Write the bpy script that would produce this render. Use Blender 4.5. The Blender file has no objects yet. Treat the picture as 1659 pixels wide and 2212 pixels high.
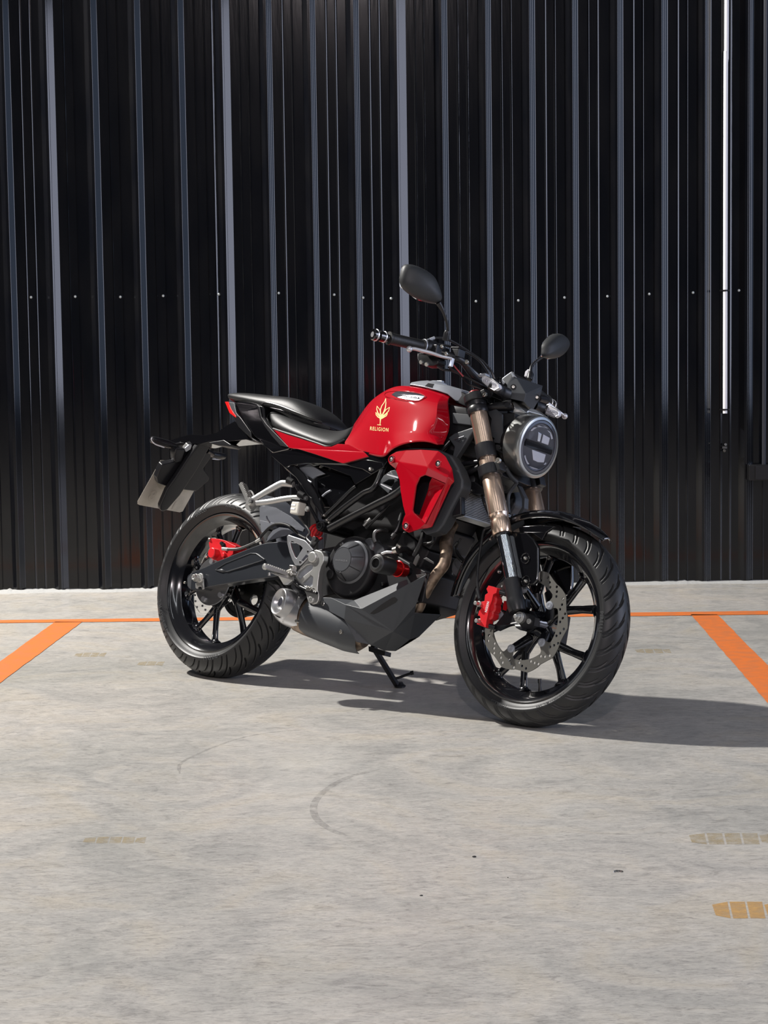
import bpy, bmesh, math, random
import numpy as np
from mathutils import Vector, Matrix, geometry
from mathutils.bvhtree import BVHTree
PI=math.pi; R=math.radians
rnd=random.Random(7)
S=bpy.context.scene; COL=S.collection
# ---------------------------------------------------------------- camera (frame taken as 1659 x 2212)
FPX,CAM_H,PITCH,ROLL=4282.37,1.1187,.0908,.0135
fw=np.array([0,math.cos(PITCH),-math.sin(PITCH)]);r0=np.array([1,0,0.]);d0=np.cross(fw,r0)
c,s=math.cos(ROLL),math.sin(ROLL)
rt=c*r0+s*d0; dn=-s*r0+c*d0
cam=bpy.data.cameras.new('camera'); camo=bpy.data.objects.new('camera',cam); COL.objects.link(camo)
cam.sensor_fit='VERTICAL'; cam.sensor_height=24; cam.lens=FPX*24/2212; cam.clip_start=.1
M=Matrix((( rt[0],-dn[0],-fw[0],0),(rt[1],-dn[1],-fw[1],0),(rt[2],-dn[2],-fw[2],CAM_H),(0,0,0,1)))
camo.matrix_world=M; S.camera=camo
S.view_settings.view_transform='Standard'; S.view_settings.look='None'; S.view_settings.gamma=1
S.view_settings.use_curve_mapping=False; S.view_settings.exposure=EXPOSURE=0.0
# ---------------------------------------------------------------- world and lamps
w=bpy.data.worlds.new('world'); S.world=w; w.use_nodes=True
w.node_tree.nodes['Background'].inputs[0].default_value=(.50,.56,.70,1)
w.node_tree.nodes['Background'].inputs[1].default_value=.10
def lamp(name,kind,loc,energy,color,size=.2,to=None,sizey=None,spot=None,blend=.3):
    d=bpy.data.lights.new(name,kind); d.energy=energy; d.color=color
    if kind=='AREA':
        d.shape='RECTANGLE' if sizey else 'SQUARE'; d.size=size
        if sizey: d.size_y=sizey
    elif kind in('SPOT','POINT'): d.shadow_soft_size=size
    if spot: d.spot_size=R(spot); d.spot_blend=blend
    o=bpy.data.objects.new(name,d); COL.objects.link(o); o.location=loc
    if to is not None: o.rotation_euler=(Vector(to)-Vector(loc)).to_track_quat('-Z','Y').to_euler()
    return o
lamp('key_floodlight','SPOT',(-4.6,8.25,5.84),4600,(1,.965,.915),.10,(.3,5.0,0),None,100,.5)
lamp('rear_floodlight','AREA',(-.45,-7.4,6.5),420,(1,.88,.90),.30,(0,4,0))
for x in(-4.6,-2.0,.6,3.2,5.6):
    lamp('ceiling_tube','AREA',(x,-1.2,6.2),42,(.93,.96,1),.17,(x,-1.2,0),9.5)
lamp('added_panel_right','AREA',(6.6,6.6,2.3),46,(.50,.66,1),3.7,(-1,6.6,2.3),3.5)  # unseen soft panel, added for the dim blue on the rib flanks
lamp('added_panel_front_right','AREA',(6.6,3.1,2.3),215,(.74,.79,1),3.1,(-1,3.1,2.3),3.5)  # brighter added panel, placed where the lap ribs mirror it
lamp('added_fill_left','AREA',(-6.4,-.3,2.2),46,(.93,.95,1),5.2,(0,-.3,2.2),3.4)  # added fill, gives the fork tubes something bright to reflect at left
# ---------------------------------------------------------------- materials
MATS={}
def mat(name,col,rough=.5,metal=0,coat=0,spec=.5,bump=None,var=None,emit=None,trans=0,ior=1.45,coat_r=.05,flake=None,sheen=0):
    m=bpy.data.materials.new(name); m.use_nodes=True; nt=m.node_tree; b=nt.nodes['Principled BSDF']
    b.inputs['Base Color'].default_value=(*col,1); b.inputs['Roughness'].default_value=rough; b.inputs['Metallic'].default_value=metal
    b.inputs['Coat Weight'].default_value=coat; b.inputs['Coat Roughness'].default_value=coat_r; b.inputs['Specular IOR Level'].default_value=spec
    b.inputs['Transmission Weight'].default_value=trans; b.inputs['IOR'].default_value=ior
    tc=nt.nodes.new('ShaderNodeTexCoord')
    if bump:   # (scale, strength, distance)
        n=nt.nodes.new('ShaderNodeTexNoise'); n.inputs['Scale'].default_value=bump[0]; n.inputs['Detail'].default_value=4
        bp=nt.nodes.new('ShaderNodeBump'); bp.inputs['Strength'].default_value=bump[1]; bp.inputs['Distance'].default_value=bump[2]
        nt.links.new(tc.outputs['Object'],n.inputs['Vector']); nt.links.new(n.outputs['Fac'],bp.inputs['Height']); nt.links.new(bp.outputs['Normal'],b.inputs['Normal'])
    if var:    # (scale, other colour) mottling
        n=nt.nodes.new('ShaderNodeTexNoise'); n.inputs['Scale'].default_value=var[0]; n.inputs['Detail'].default_value=6
        rp=nt.nodes.new('ShaderNodeValToRGB'); rp.color_ramp.elements[0].position=.4; rp.color_ramp.elements[1].position=.62
        rp.color_ramp.elements[0].color=(*col,1); rp.color_ramp.elements[1].color=(*var[1],1)
        nt.links.new(tc.outputs['Object'],n.inputs['Vector']); nt.links.new(n.outputs['Fac'],rp.inputs[0]); nt.links.new(rp.outputs[0],b.inputs['Base Color'])
    if emit: b.inputs['Emission Color'].default_value=(*emit[0],1); b.inputs['Emission Strength'].default_value=emit[1]
    MATS[name]=m; return m
mat('red_paint',(.37,.0009,.0095),.5,.0,1,.03,coat_r=.035)
mat('red_caliper',(.60,.012,.018),.38,0,.5)
mat('red_anodised',(.62,.01,.012),.22,.8)
mat('gloss_black',(.004,.004,.005),.10,0,1,.5)
mat('rim_black',(.004,.0042,.006),.16,0,1,.5)
mat('satin_black',(.008,.008,.010),.36,0,0,.5)
mat('matte_black',(.011,.011,.012),.55,0,0,.4,bump=(900,.15,.001))
mat('frame_black',(.009,.009,.010),.24,0,.4)
mat('dark_grey_plastic',(.040,.044,.050),.46,0,0,.5,bump=(1200,.12,.0006))
mat('mirror_shell',(.026,.028,.030),.5,0,0,.45,bump=(1500,.2,.0008))
mat('swingarm_paint',(.020,.023,.029),.36,.2,.2)
mat('engine_black',(.016,.016,.018),.45,.1,0,.5,bump=(500,.25,.001))
mat('clutch_paint',(.11,.115,.125),.36,.5,0,.5,bump=(900,.15,.0008))
mat('cast_silver',(.50,.50,.485),.38,.85,bump=(700,.25,.0008))
mat('cap_steel',(.40,.40,.41),.30,.9,bump=(700,.15,.0008))
mat('satin_silver',(.66,.67,.70),.33,.9)
mat('lever_silver',(.58,.58,.60),.38,.6)
mat('steel',(.58,.56,.52),.28,1)
mat('disc_steel',(.30,.29,.265),.36,.9)
mat('disc_bright',(.27,.27,.275),.34,.9)
mat('dark_steel',(.12,.12,.12),.4,.9)
mat('chrome',(.78,.80,.84),.06,1)
mat('fork_bronze',(.80,.60,.46),.24,.92)
mat('headlight_ring',(.40,.41,.40),.30,.85,.6)
mat('trim_grey',(.36,.38,.42),.32,.4)
mat('bronze_pipe',(.30,.225,.165),.45,.7,var=(60,(.16,.12,.09)))
mat('tyre_rubber',(.0185,.0190,.0200),.44,0,0,.45)
mat('tyre_letter',(.040,.042,.045),.5,0,0,.4)
mat('seat_vinyl',(.011,.0115,.0125),.46,0,0,.55,bump=(900,.35,.0008))
mat('grip_rubber',(.012,.012,.012),.42,0,0,.5,bump=(600,.4,.001))
mat('hose_rubber',(.010,.010,.011),.33,0,0,.5)
mat('reservoir_plastic',(.62,.60,.54),.35,0,.2)
mat('reservoir_fluid',(.55,.38,.24),.4,0,.2)
mat('plate_back',(.50,.46,.40),.42,.4,var=(14,(.40,.37,.32)))
mat('clear_lens',(.60,.60,.64),.12,0,.6)
mat('lens_pattern',(.60,.60,.65),.25,.3,.3)
mat('lamp_inner',(.06,.06,.075),.15,.3,.8)
mat('lamp_reflector',(.88,.90,.97),.16,1.0)
mat('glass',(1,1,1),.02,0,0,.5,trans=1,ior=1.12)
mat('gold_print',(.83,.60,.26),.40,.25)
mat('white_print',(.80,.80,.82),.4)
mat('badge_print',(.55,.56,.60),.35,.5)
mat('tail_red',(.75,.012,.012),.22,0,.7)
mat('radiator_fin',(.155,.155,.15),.45,.6)
mat('radiator_frame',(.42,.42,.41),.38,.8)
mat('white_pvc',(.78,.78,.80),.42)
mat('screw_cap',(.55,.60,.60),.35,.3)
mat('black_plastic_wall',(.006,.006,.007),.35)
# ---------------------------------------------------------------- naming helpers
def tag(o,label=None,cat=None,group=None,kind=None):
    for k,v in(('label',label),('category',cat),('group',group),('kind',kind)):
        if v: o[k]=v
    return o
# ---------------------------------------------------------------- motorcycle frame of reference
YAW,LEAN,STEER=.7429,.2725,.0195
RAKE=R(25);WB=1.296
def rotm(ax,a):
    return np.array(Matrix.Rotation(a,3,Vector(ax)))
ca,sa=math.cos(YAW),math.sin(YAW)
RB=np.array([[ca,sa,0],[-sa,ca,0],[0,0,1.]])@rotm((1,0,0),-LEAN)
T0=np.array([-.5686,6.4134,0])
AXV=np.array([-math.sin(RAKE),0,math.cos(RAKE)]);APV=np.array([WB+.10,0,0])
SM=rotm(AXV,STEER)
def steer(p): return tuple(SM@(np.array(p)-APV)+APV)
# reading aid: a place seen in the photograph, set at its own real distance beside the machine's centre plane
O={0:(0,0,1),1:(290,820,3.318),2:(740,760,4.1475),3:(800,540,3.687),4:(940,1080,3.7705),5:(560,1080,3.7705),6:(320,1020,4.609),7:(960,820,4.608),8:(470,820,4.1475),
 9:(820,1120,5.925),10:(640,1000,7.541),11:(1000,1230,6.9125),12:(390,1130,9.2167),13:(960,780,5.925),14:(800,690,5.925),15:(560,1120,5.53),16:(704,739,4.997)}
def _ray(k,x,y):
    a,b,sc=O[k]; px,py=a+x/sc,b+y/sc
    d=fw+rt*(px-829.5)/FPX+dn*(py-1106)/FPX
    return np.array([0,0,CAM_H]),d
def QP(k,x,y,pt,n):
    o,d=_ray(k,x,y); o=RB.T@(o-T0); d=RB.T@d; n=np.array(n,float)
    t=(np.array(pt)-o)@n/(d@n); return tuple(o+t*d)
def Q(k,x,y,lat): return QP(k,x,y,(0,lat,0),(0,1,0))
def QX(k,x,y,xb): return QP(k,x,y,(xb,0,0),(1,0,0))
def ground(px,py):
    o,d=_ray(0,px,py); return o-d*(o[2]/d[2])
def wallp(px,py,Y):
    o,d=_ray(0,px,py); return o+d*(Y/d[1])
# ---------------------------------------------------------------- mesh building
def V3(p): return Vector((float(p[0]),float(p[1]),float(p[2])))
def frame_from(axis,up=(0,0,1)):
    a=V3(axis).normalized(); u=V3(up)
    if abs(a.dot(u.normalized()))>.98: u=Vector((1,0,0))
    x=u.cross(a).normalized(); return x,a.cross(x).normalized(),a
def catmull(P,n):
    P=[V3(p) for p in P]
    if len(P)<3: return [P[0].lerp(P[-1],i/n) for i in range(n+1)]
    Q_=[P[0]*2-P[1]]+P+[P[-1]*2-P[-2]]; out=[]
    for i in range(len(P)-1):
        a,b,c_,d=Q_[i:i+4]
        for j in range(n):
            t=j/n; out.append(.5*((2*b)+(c_-a)*t+(2*a-5*b+4*c_-d)*t*t+(-a+3*b-3*c_+d)*t**3))
    out.append(P[-1]); return out
class MB:
    def __init__(s): s.v=[];s.f=[]
    def add(s,v,f):
        n=len(s.v); s.v+= [tuple(map(float,p)) for p in v]; s.f+=[tuple(i+n for i in q) for q in f]; return s
    def tube(s,P,r,n=5,seg=14,cap=True,smooth=True,ry=None):
        pts=catmull(P,n) if smooth and len(P)>2 else [V3(p) for p in P]
        m=len(pts); rr=[r]*m if not hasattr(r,'__len__') else [np.interp(i/(m-1),np.linspace(0,1,len(r)),r) for i in range(m)]
        v=[];f=[]; t0=(pts[1]-pts[0]).normalized(); x,y,_=frame_from(t0)
        for i,p in enumerate(pts):
            t=(pts[min(i+1,m-1)]-pts[max(i-1,0)]).normalized()
            x=(x-t*x.dot(t)).normalized(); y=t.cross(x)
            k=(ry or 1)
            for j in range(seg):
                a=2*PI*j/seg; v.append(p+(x*math.cos(a)+y*math.sin(a)*k)*rr[i])
        for i in range(m-1):
            for j in range(seg):
                k=(j+1)%seg; f.append((i*seg+j,i*seg+k,(i+1)*seg+k,(i+1)*seg+j))
        if cap: f.append(tuple(range(seg))[::-1]); f.append(tuple((m-1)*seg+j for j in range(seg)))
        return s.add(v,f)
    def lathe(s,prof,c,axis,seg=48,a0=0,a1=2*PI,sq=1,up=(0,0,1),cap=True):
        x,y,a=frame_from(axis,up); c=V3(c); full=abs(a1-a0-2*PI)<1e-6; n=seg if full else seg+1; v=[];f=[]
        for r,h in prof:
            for j in range(n):
                t=a0+(a1-a0)*j/seg; v.append(c+a*h+(x*math.cos(t)+y*math.sin(t)*sq)*r)
        for i in range(len(prof)-1):
            for j in range(seg):
                k=(j+1)%n
                f.append((i*n+j,i*n+k,(i+1)*n+k,(i+1)*n+j))
        if full and cap:
            if prof[0][0]>1e-6: f.append(tuple(range(n))[::-1])
            if prof[-1][0]>1e-6: f.append(tuple((len(prof)-1)*n+j for j in range(n)))
        return s.add(v,f)
    def ring(s,prof,c,axis,seg=96,up=(0,0,1)):   # closed profile revolved
        x,y,a=frame_from(axis,up); c=V3(c); v=[];f=[];m=len(prof)
        for r,h in prof:
            for j in range(seg):
                t=2*PI*j/seg; v.append(c+a*h+(x*math.cos(t)+y*math.sin(t))*r)
        for i in range(m):
            for j in range(seg):
                k=(j+1)%seg;i2=(i+1)%m; f.append((i*seg+j,i*seg+k,i2*seg+k,i2*seg+j))
        return s.add(v,f)
    def box(s,c,sx,sy,sz,ax=None):
        c=V3(c); x,y,z=ax if ax else (Vector((1,0,0)),Vector((0,1,0)),Vector((0,0,1)))
        v=[c+x*(sx/2*i)+y*(sy/2*j)+z*(sz/2*k) for i in(-1,1) for j in(-1,1) for k in(-1,1)]
        return s.add(v,[(0,1,3,2),(4,6,7,5),(0,4,5,1),(2,3,7,6),(0,2,6,4),(1,5,7,3)])
    def bar(s,a,b,w,h,up=(0,1,0)):
        a=V3(a);b=V3(b); x,y,z=frame_from(b-a,up); return s.box((a+b)/2,w,h,(b-a).length,(x,y,z))
    def plate(s,outer,holes=(),thick=.01,d=(0,1,0),proj='xz'):
        ii={'xz':(0,2),'yz':(1,2),'xy':(0,1)}[proj]; loops=[list(map(V3,outer))]+[list(map(V3,h)) for h in holes]
        flat=[[Vector((p[ii[0]],p[ii[1]],0)) for p in l] for l in loops]
        tri=geometry.tessellate_polygon(flat); allp=[p for l in loops for p in l]; n=len(allp); dv=V3(d).normalized()*thick
        v=allp+[p+dv for p in allp]; f=[tuple(t) for t in tri]+[tuple(i+n for i in t)[::-1] for t in tri]
        o=0
        for l in loops:
            m=len(l)
            for i in range(m): a,b=o+i,o+(i+1)%m; f.append((a,b,b+n,a+n))
            o+=m
        return s.add(v,f)
    def mirror(s):
        n=len(s.v); s.v+=[(x,-y,z) for x,y,z in s.v]; s.f+=[tuple(i+n for i in q)[::-1] for q in s.f]; return s
    def xf(s,fn): s.v=[tuple(fn(p)) for p in s.v]; return s
    def make(s,name,m,parent=None,bevel=0,seg=2,sub=0,solid=0,smooth=35,crease=None,weld=0,offset=1,label=None,limit=28):
        me=bpy.data.meshes.new(name); me.from_pydata(s.v,[],s.f); me.validate()
        bm=bmesh.new(); bm.from_mesh(me)
        if weld: bmesh.ops.remove_doubles(bm,verts=bm.verts,dist=weld)
        bmesh.ops.recalc_face_normals(bm,faces=bm.faces); 
        for f in bm.faces: f.smooth=True
        bm.to_mesh(me); bm.free()
        o=bpy.data.objects.new(name,me); COL.objects.link(o); me.materials.append(MATS[m] if isinstance(m,str) else m)
        if parent: o.parent=parent
        if crease:
            at=me.attributes.new('crease_edge','FLOAT','EDGE')
            for i,e in enumerate(me.edges):
                at.data[i].value=crease(me.vertices[e.vertices[0]].co,me.vertices[e.vertices[1]].co,e)
        if sub: md=o.modifiers.new('s','SUBSURF'); md.levels=md.render_levels=sub
        if solid: md=o.modifiers.new('t','SOLIDIFY'); md.thickness=solid; md.offset=offset
        if bevel: md=o.modifiers.new('b','BEVEL'); md.width=bevel; md.segments=seg; md.limit_method='ANGLE'; md.angle_limit=R(limit); md.harden_normals=False
        if smooth<180:
            me.set_sharp_from_angle(angle=R(smooth)) if not (bevel or sub) else None
            if bevel or sub:
                md=o.modifiers.new('w','WEIGHTED_NORMAL') if bevel else None
        if label: o['label']=label
        return o
def grid(rows,mirror=False,closed=False):
    b=MB(); n=len(rows[0]); v=[p for r in rows for p in r]; f=[]
    for i in range(len(rows)-1):
        for j in range(n-1 if not closed else n):
            k=(j+1)%n; f.append((i*n+j,i*n+k,(i+1)*n+k,(i+1)*n+j))
    b.add(v,f)
    if mirror: b.mirror()
    return b
def bolt(name,c,axis,r,m='steel',parent=None,h=.004,dome=False):
    b=MB()
    if dome: b.lathe([(0,h*1.5),(r*.5,h*1.35),(r*.85,h*.8),(r,0),(r,-.004)],c,axis,20)
    else: b.lathe([(0,h*.3),(r*.42,h*.3),(r*.48,h),(r*.85,h),(r,h*.7),(r,-.004)],c,axis,20)
    return b.make(name,m,parent)
_decal_c={}
def text_mesh(txt,size=1,bold=False,space=1.0,extr=0):
    cu=bpy.data.curves.new('t','FONT'); cu.body=txt; cu.size=size; cu.align_x='CENTER'; cu.align_y='CENTER'; cu.space_character=space
    cu.offset=size*.02 if bold else 0
    o=bpy.data.objects.new('t',cu); COL.objects.link(o)
    dg=bpy.context.evaluated_depsgraph_get(); me=bpy.data.meshes.new_from_object(o.evaluated_get(dg))
    bm=bmesh.new(); bm.from_mesh(me); bmesh.ops.triangulate(bm,faces=bm.faces)
    bmesh.ops.subdivide_edges(bm,edges=[e for e in bm.edges if e.calc_length()>size*.18],cuts=2)
    bmesh.ops.triangulate(bm,faces=bm.faces)
    v=[tuple(p.co) for p in bm.verts]; f=[tuple(q.index for q in fc.verts) for fc in bm.faces]
    bm.free(); bpy.data.objects.remove(o); bpy.data.meshes.remove(me); bpy.data.curves.remove(cu)
    return v,f
# ================================================================ SETTING
# concrete floor
def floor_mat():
    m=bpy.data.materials.new('polished_concrete'); m.use_nodes=True; nt=m.node_tree; N=nt.nodes; L=nt.links; b=N['Principled BSDF']
    geo=N.new('ShaderNodeNewGeometry')
    def noise(scale,detail,vec=(1,1,1),dist=0,rot=0,rough=.55,loc=(0,0,0)):
        mp=N.new('ShaderNodeMapping'); mp.inputs['Scale'].default_value=vec; mp.inputs['Rotation'].default_value=(0,0,rot); mp.inputs['Location'].default_value=loc
        L.new(geo.outputs['Position'],mp.inputs[0]); n=N.new('ShaderNodeTexNoise'); n.inputs['Scale'].default_value=scale; n.inputs['Detail'].default_value=detail
        n.inputs['Distortion'].default_value=dist; n.inputs['Roughness'].default_value=rough; L.new(mp.outputs[0],n.inputs['Vector']); return n.outputs['Fac']
    def ramp(src,stops):
        r=N.new('ShaderNodeValToRGB'); e=r.color_ramp.elements
        while len(e)<len(stops): e.new(.5)
        for q,(p,cl) in zip(e,stops): q.position=p; q.color=(*cl,1)
        L.new(src,r.inputs[0]); return r.outputs[0]
    def mix(a,b_,f,mode='MIX'):
        x=N.new('ShaderNodeMix'); x.data_type='RGBA'; x.blend_type=mode
        if isinstance(f,(int,float)): x.inputs[0].default_value=f
        else: L.new(f,x.inputs[0])
        L.new(a,x.inputs[6]); L.new(b_,x.inputs[7]); return x.outputs[2]
    big=ramp(noise(.7,4,(1,1,1),.6),[(.32,(.330,.322,.300)),(.5,(.385,.370,.345)),(.68,(.43,.405,.375))])
    swirl=ramp(noise(9,10,(1,1.9,1),1.9,.08,.74),[(.33,(.66,.66,.66)),(.46,(.94,.94,.94)),(.56,(1.0,1.0,1.0)),(.70,(1.13,1.12,1.11))])
    fine=ramp(noise(34,9,(1,2.6,1),1.5,.10,.78),[(.36,(.60,.60,.61)),(.48,(.96,.96,.96)),(.60,(1.13,1.13,1.12))])
    patch=ramp(noise(2.3,7,(1,1,1),2.2,.4,.62,(3,1,0)),[(.36,(.80,.815,.83)),(.5,(1,1,1)),(.70,(1.07,1.02,.93))])
    col=mix(big,swirl,.85,'MULTIPLY'); col=mix(col,fine,.85,'MULTIPLY'); col=mix(col,patch,.75,'MULTIPLY')
    grit=ramp(noise(420,2,(1,1,1)),[(.27,(.45,.45,.45)),(.31,(1,1,1))]); col=mix(col,grit,.5,'MULTIPLY')
    L.new(col,b.inputs['Base Color'])
    rr=N.new('ShaderNodeMapRange'); rr.inputs[3].default_value=.22; rr.inputs[4].default_value=.46; L.new(noise(6,8,(1,1.4,1),1.2),rr.inputs[0]); L.new(rr.outputs[0],b.inputs['Roughness'])
    b.inputs['Specular IOR Level'].default_value=.42
    bp=N.new('ShaderNodeBump'); bp.inputs['Strength'].default_value=.35; bp.inputs['Distance'].default_value=.002
    L.new(noise(40,6,(1,1.6,1),1.0),bp.inputs['Height']); L.new(bp.outputs[0],b.inputs['Normal'])
    return m
FM=floor_mat()
b=MB(); b.add([(-9,-11,0),(9,-11,0),(9,8.9,0),(-9,8.9,0)],[(0,1,2,3)])
fl=b.make('floor',FM); fl['kind']='structure'
# corrugated wall
WY=8.665
def wall_mat():
    m=bpy.data.materials.new('black_metal_sheet'); m.use_nodes=True; nt=m.node_tree; N=nt.nodes; L=nt.links; b=N['Principled BSDF']
    b.inputs['Base Color'].default_value=(.0055,.0060,.0085,1); b.inputs['Roughness'].default_value=.11; b.inputs['Specular IOR Level'].default_value=.42
    geo=N.new('ShaderNodeNewGeometry')
    mp=N.new('ShaderNodeMapping'); mp.inputs['Scale'].default_value=(1,1,.10); L.new(geo.outputs['Position'],mp.inputs[0])
    n=N.new('ShaderNodeTexNoise'); n.inputs['Scale'].default_value=9; n.inputs['Detail'].default_value=3; L.new(mp.outputs[0],n.inputs['Vector'])
    n2=N.new('ShaderNodeTexNoise'); n2.inputs['Scale'].default_value=90; n2.inputs['Detail'].default_value=2; L.new(mp.outputs[0],n2.inputs['Vector'])
    ad=N.new('ShaderNodeMath'); ad.operation='MULTIPLY_ADD'; L.new(n2.outputs['Fac'],ad.inputs[0]); ad.inputs[1].default_value=.12; L.new(n.outputs['Fac'],ad.inputs[2])
    bp=N.new('ShaderNodeBump'); bp.inputs['Strength'].default_value=.35; bp.inputs['Distance'].default_value=.004; L.new(ad.outputs[0],bp.inputs['Height']); L.new(bp.outputs[0],b.inputs['Normal'])
    # dust and scuffs close to the ground
    d=N.new('ShaderNodeTexNoise'); d.inputs['Scale'].default_value=14; d.inputs['Detail'].default_value=8; mp2=N.new('ShaderNodeMapping'); mp2.inputs['Scale'].default_value=(1,1,.25); L.new(geo.outputs['Position'],mp2.inputs[0]); L.new(mp2.outputs[0],d.inputs['Vector'])
    r=N.new('ShaderNodeValToRGB'); r.color_ramp.elements[0].position=.35; r.color_ramp.elements[1].position=.75
    r.color_ramp.elements[0].color=(.0030,.0034,.0050,1); r.color_ramp.elements[1].color=(.0075,.0075,.0085,1); L.new(d.outputs['Fac'],r.inputs[0]); L.new(r.outputs[0],b.inputs['Base Color'])
    return m
WM=wall_mat()
# rib stripes: left edges of the lit flanks, read at one height and turned into metres
xs=[wallp(px,560,WY-.020)[0] for px in (22.5,113.7,210.2,303.4,396.2,489.7,584.8,678.6,771.5,863.6,959.8,1053.6,1147.2,1239.5,1335.9,1430.5,1523.9,1616)]
PIT=(xs[-1]-xs[0])/17
allx=[(xs[0]-PIT*k,-k) for k in range(34,0,-1)]+[(x,i) for i,x in enumerate(xs)]+[(xs[-1]+PIT*k,17+k) for k in range(1,30)]
prof=[]   # (x, depth towards the room)
rw=random.Random(3)
def aim(X,Ystar): return (math.atan2(6.6-X,8.6-Ystar)-math.atan(X/8.65))/2
def clampa(a,lo,hi): return max(R(lo),min(R(hi),a))
dentx=wallp(469,640,WY)[0]
for x,i in allx:
    lap=i in(1,5,9); h=(.0200 if i<=5 or lap else .0160)+rw.uniform(-.0005,.0005)
    ae=clampa(aim(x,3.3),18,40)
    am=clampa(aim(x,3.4),22,40) if lap else clampa(aim(x,float(np.interp(x,[-1.7,1.7],[6.4,7.4]))),26,44)
    ew=.0013
    prof+=[(x-.036,0),(x-.034,.0015),(x-.0155,h-.0015),(x-.0135,h),(x-.0015,h)]
    px_,ph=x-.0015,h
    def step(w_,a_):
        global px_,ph
        px_+=w_; ph-=w_*math.tan(a_); prof.append((px_,ph))
    step(ew,ae)
    main=(ph-.0012)/math.tan(am)
    if i>5 and not lap:
        for k in range(3):
            step(main*.27,am)
            if k<2: step(main*.11,ae)
        if ph>.0012: step((ph-.0012)/math.tan(am),am)
    elif lap:
        step(main*.16,am); step(.0012,R(62)); step((ph-.0012)/math.tan(am),am)
    else: step(main,am)
    prof.append((px_+ph/math.tan(ae),0)); fw_=prof[-1][0]-x
    v0=x+fw_; v1=x+PIT-.036
    for t in(.34,.66):
        q=v0+(v1-v0)*t; hh=.0022; lit=(i>=6 and rw.random()<.62) or i in(0,)
        if lit: prof+=[(q-.0045,0),(q-.0028,.0006),(q-.001,hh),(q+.0002,hh),(q+.0002+hh/math.tan(ae)*.8,hh*.2),(q+.0075,0)]
        else: prof+=[(q-.0045,0),(q-.0028,.0006),(q-.001,.0024),(q+.001,.0024),(q+.0028,.0006),(q+.0045,0)]
    if v0<dentx<v1 and i==4: prof+=[(max(dentx-.004,prof[-1][0]+.0005),0),(dentx,.0035),(dentx+.0035/math.tan(ae),0)]
b=MB(); zs=[0,6.7]; v=[];f=[];n=len(prof)
for z in zs: v+=[(x,WY-d,z) for x,d in prof]
f=[(i,i+1,n+i+1,n+i) for i in range(n-1)]
wl=b.add(v,f).make('wall_back',WM,smooth=180); wl['kind']='structure'
for p in wl.data.polygons: p.use_smooth=False
wl['label']='black corrugated metal sheet wall behind the motorcycle'
# torn mastic and mortar edge along the foot of the sheets
b=MB(); rr=random.Random(5); v=[];f=[]; K=520
for i in range(K+1):
    x=-3.2+6.6*i/K; h=.004+.006*max(0,math.sin(i*.11)+math.sin(i*.043+1)+rr.uniform(-.5,.5))*.6+(.004 if rr.random()<.05 else 0)
    d=.035+.012*math.sin(i*.17)
    v+=[(x,WY-d-.022,0),(x,WY-d,h),(x,WY+.005,h+.004)]
for i in range(K): f+=[(3*i,3*i+3,3*i+4,3*i+1),(3*i+1,3*i+4,3*i+5,3*i+2)]
mat('mortar',(.34,.34,.33),.85,bump=(60,.6,.004))
tr=b.add(v,f).make('baseboard_back','mortar'); tr['kind']='structure'
# other faces of the room, outside the picture
mat('dark_sheet',(.020,.021,.024),.5); mat('roof_sheet',(.26,.27,.28),.6)
def flat(name,vs,m):
    o=MB().add(vs,[(0,1,2,3)]).make(name,m); o['kind']='structure'; return o
flat('ceiling',[(-9,-11,6.8),(9,-11,6.8),(9,8.9,6.8),(-9,8.9,6.8)],'roof_sheet')
flat('wall_left',[(-9,-11,0),(-9,8.9,0),(-9,8.9,6.8),(-9,-11,6.8)],'dark_sheet')
# painted parking lines
mat('orange_paint',(.60,.150,.030),.5,var=(22,(.50,.145,.045)),bump=(50,.3,.001))
def strip(name,pts,label,h=.0015,wob=.0018):
    b=MB(); a0,a1,b1,b0=[np.array(p) for p in pts]; n=90; v=[]; r_=random.Random(len(name)+int(abs(a0[0])*100))
    for i in range(n+1):
        t=i/n; v+=[tuple(a0+(a1-a0)*t+np.array([r_.uniform(-1,1)*wob,r_.uniform(-1,1)*wob,h])),tuple(b0+(b1-b0)*t+np.array([r_.uniform(-1,1)*wob,r_.uniform(-1,1)*wob,h]))]
    f=[(2*i,2*i+2,2*i+3,2*i+1) for i in range(n)]
    o=b.add(v,f).make(name,'orange_paint'); return tag(o,label,'painted line')
def extend(p,q,t): return p+(q-p)*t
g=ground
A,Bp=g(0,1340.2),g(1659,1320.2); C_,D=g(0,1346.3),g(1659,1328.2)
strip('parking_line',[extend(A,Bp,-.6),extend(A,Bp,1.6),extend(C_,D,1.6),extend(C_,D,-.6)],'long thin orange line painted along the floor parallel to the black wall')
a,b_,c_,d_=g(119,1343.5),g(0,1430),g(0,1476),g(178,1343.5)
strip('parking_line',[a,extend(a,b_,4.2),extend(d_,c_,4.2*(b_-a)[1]/(c_-d_)[1]),d_],'short orange bay line running forward at the left, behind the rear wheel')
a,b_,c_,d_=g(1492.5,1328),g(1659,1520),g(1659,1439),g(1550,1328)
strip('parking_line',[a,extend(a,b_,3.4),extend(d_,c_,3.4*(b_-a)[1]/(c_-d_)[1]),d_],'short orange bay line running forward at the right, beyond the front wheel')
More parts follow.
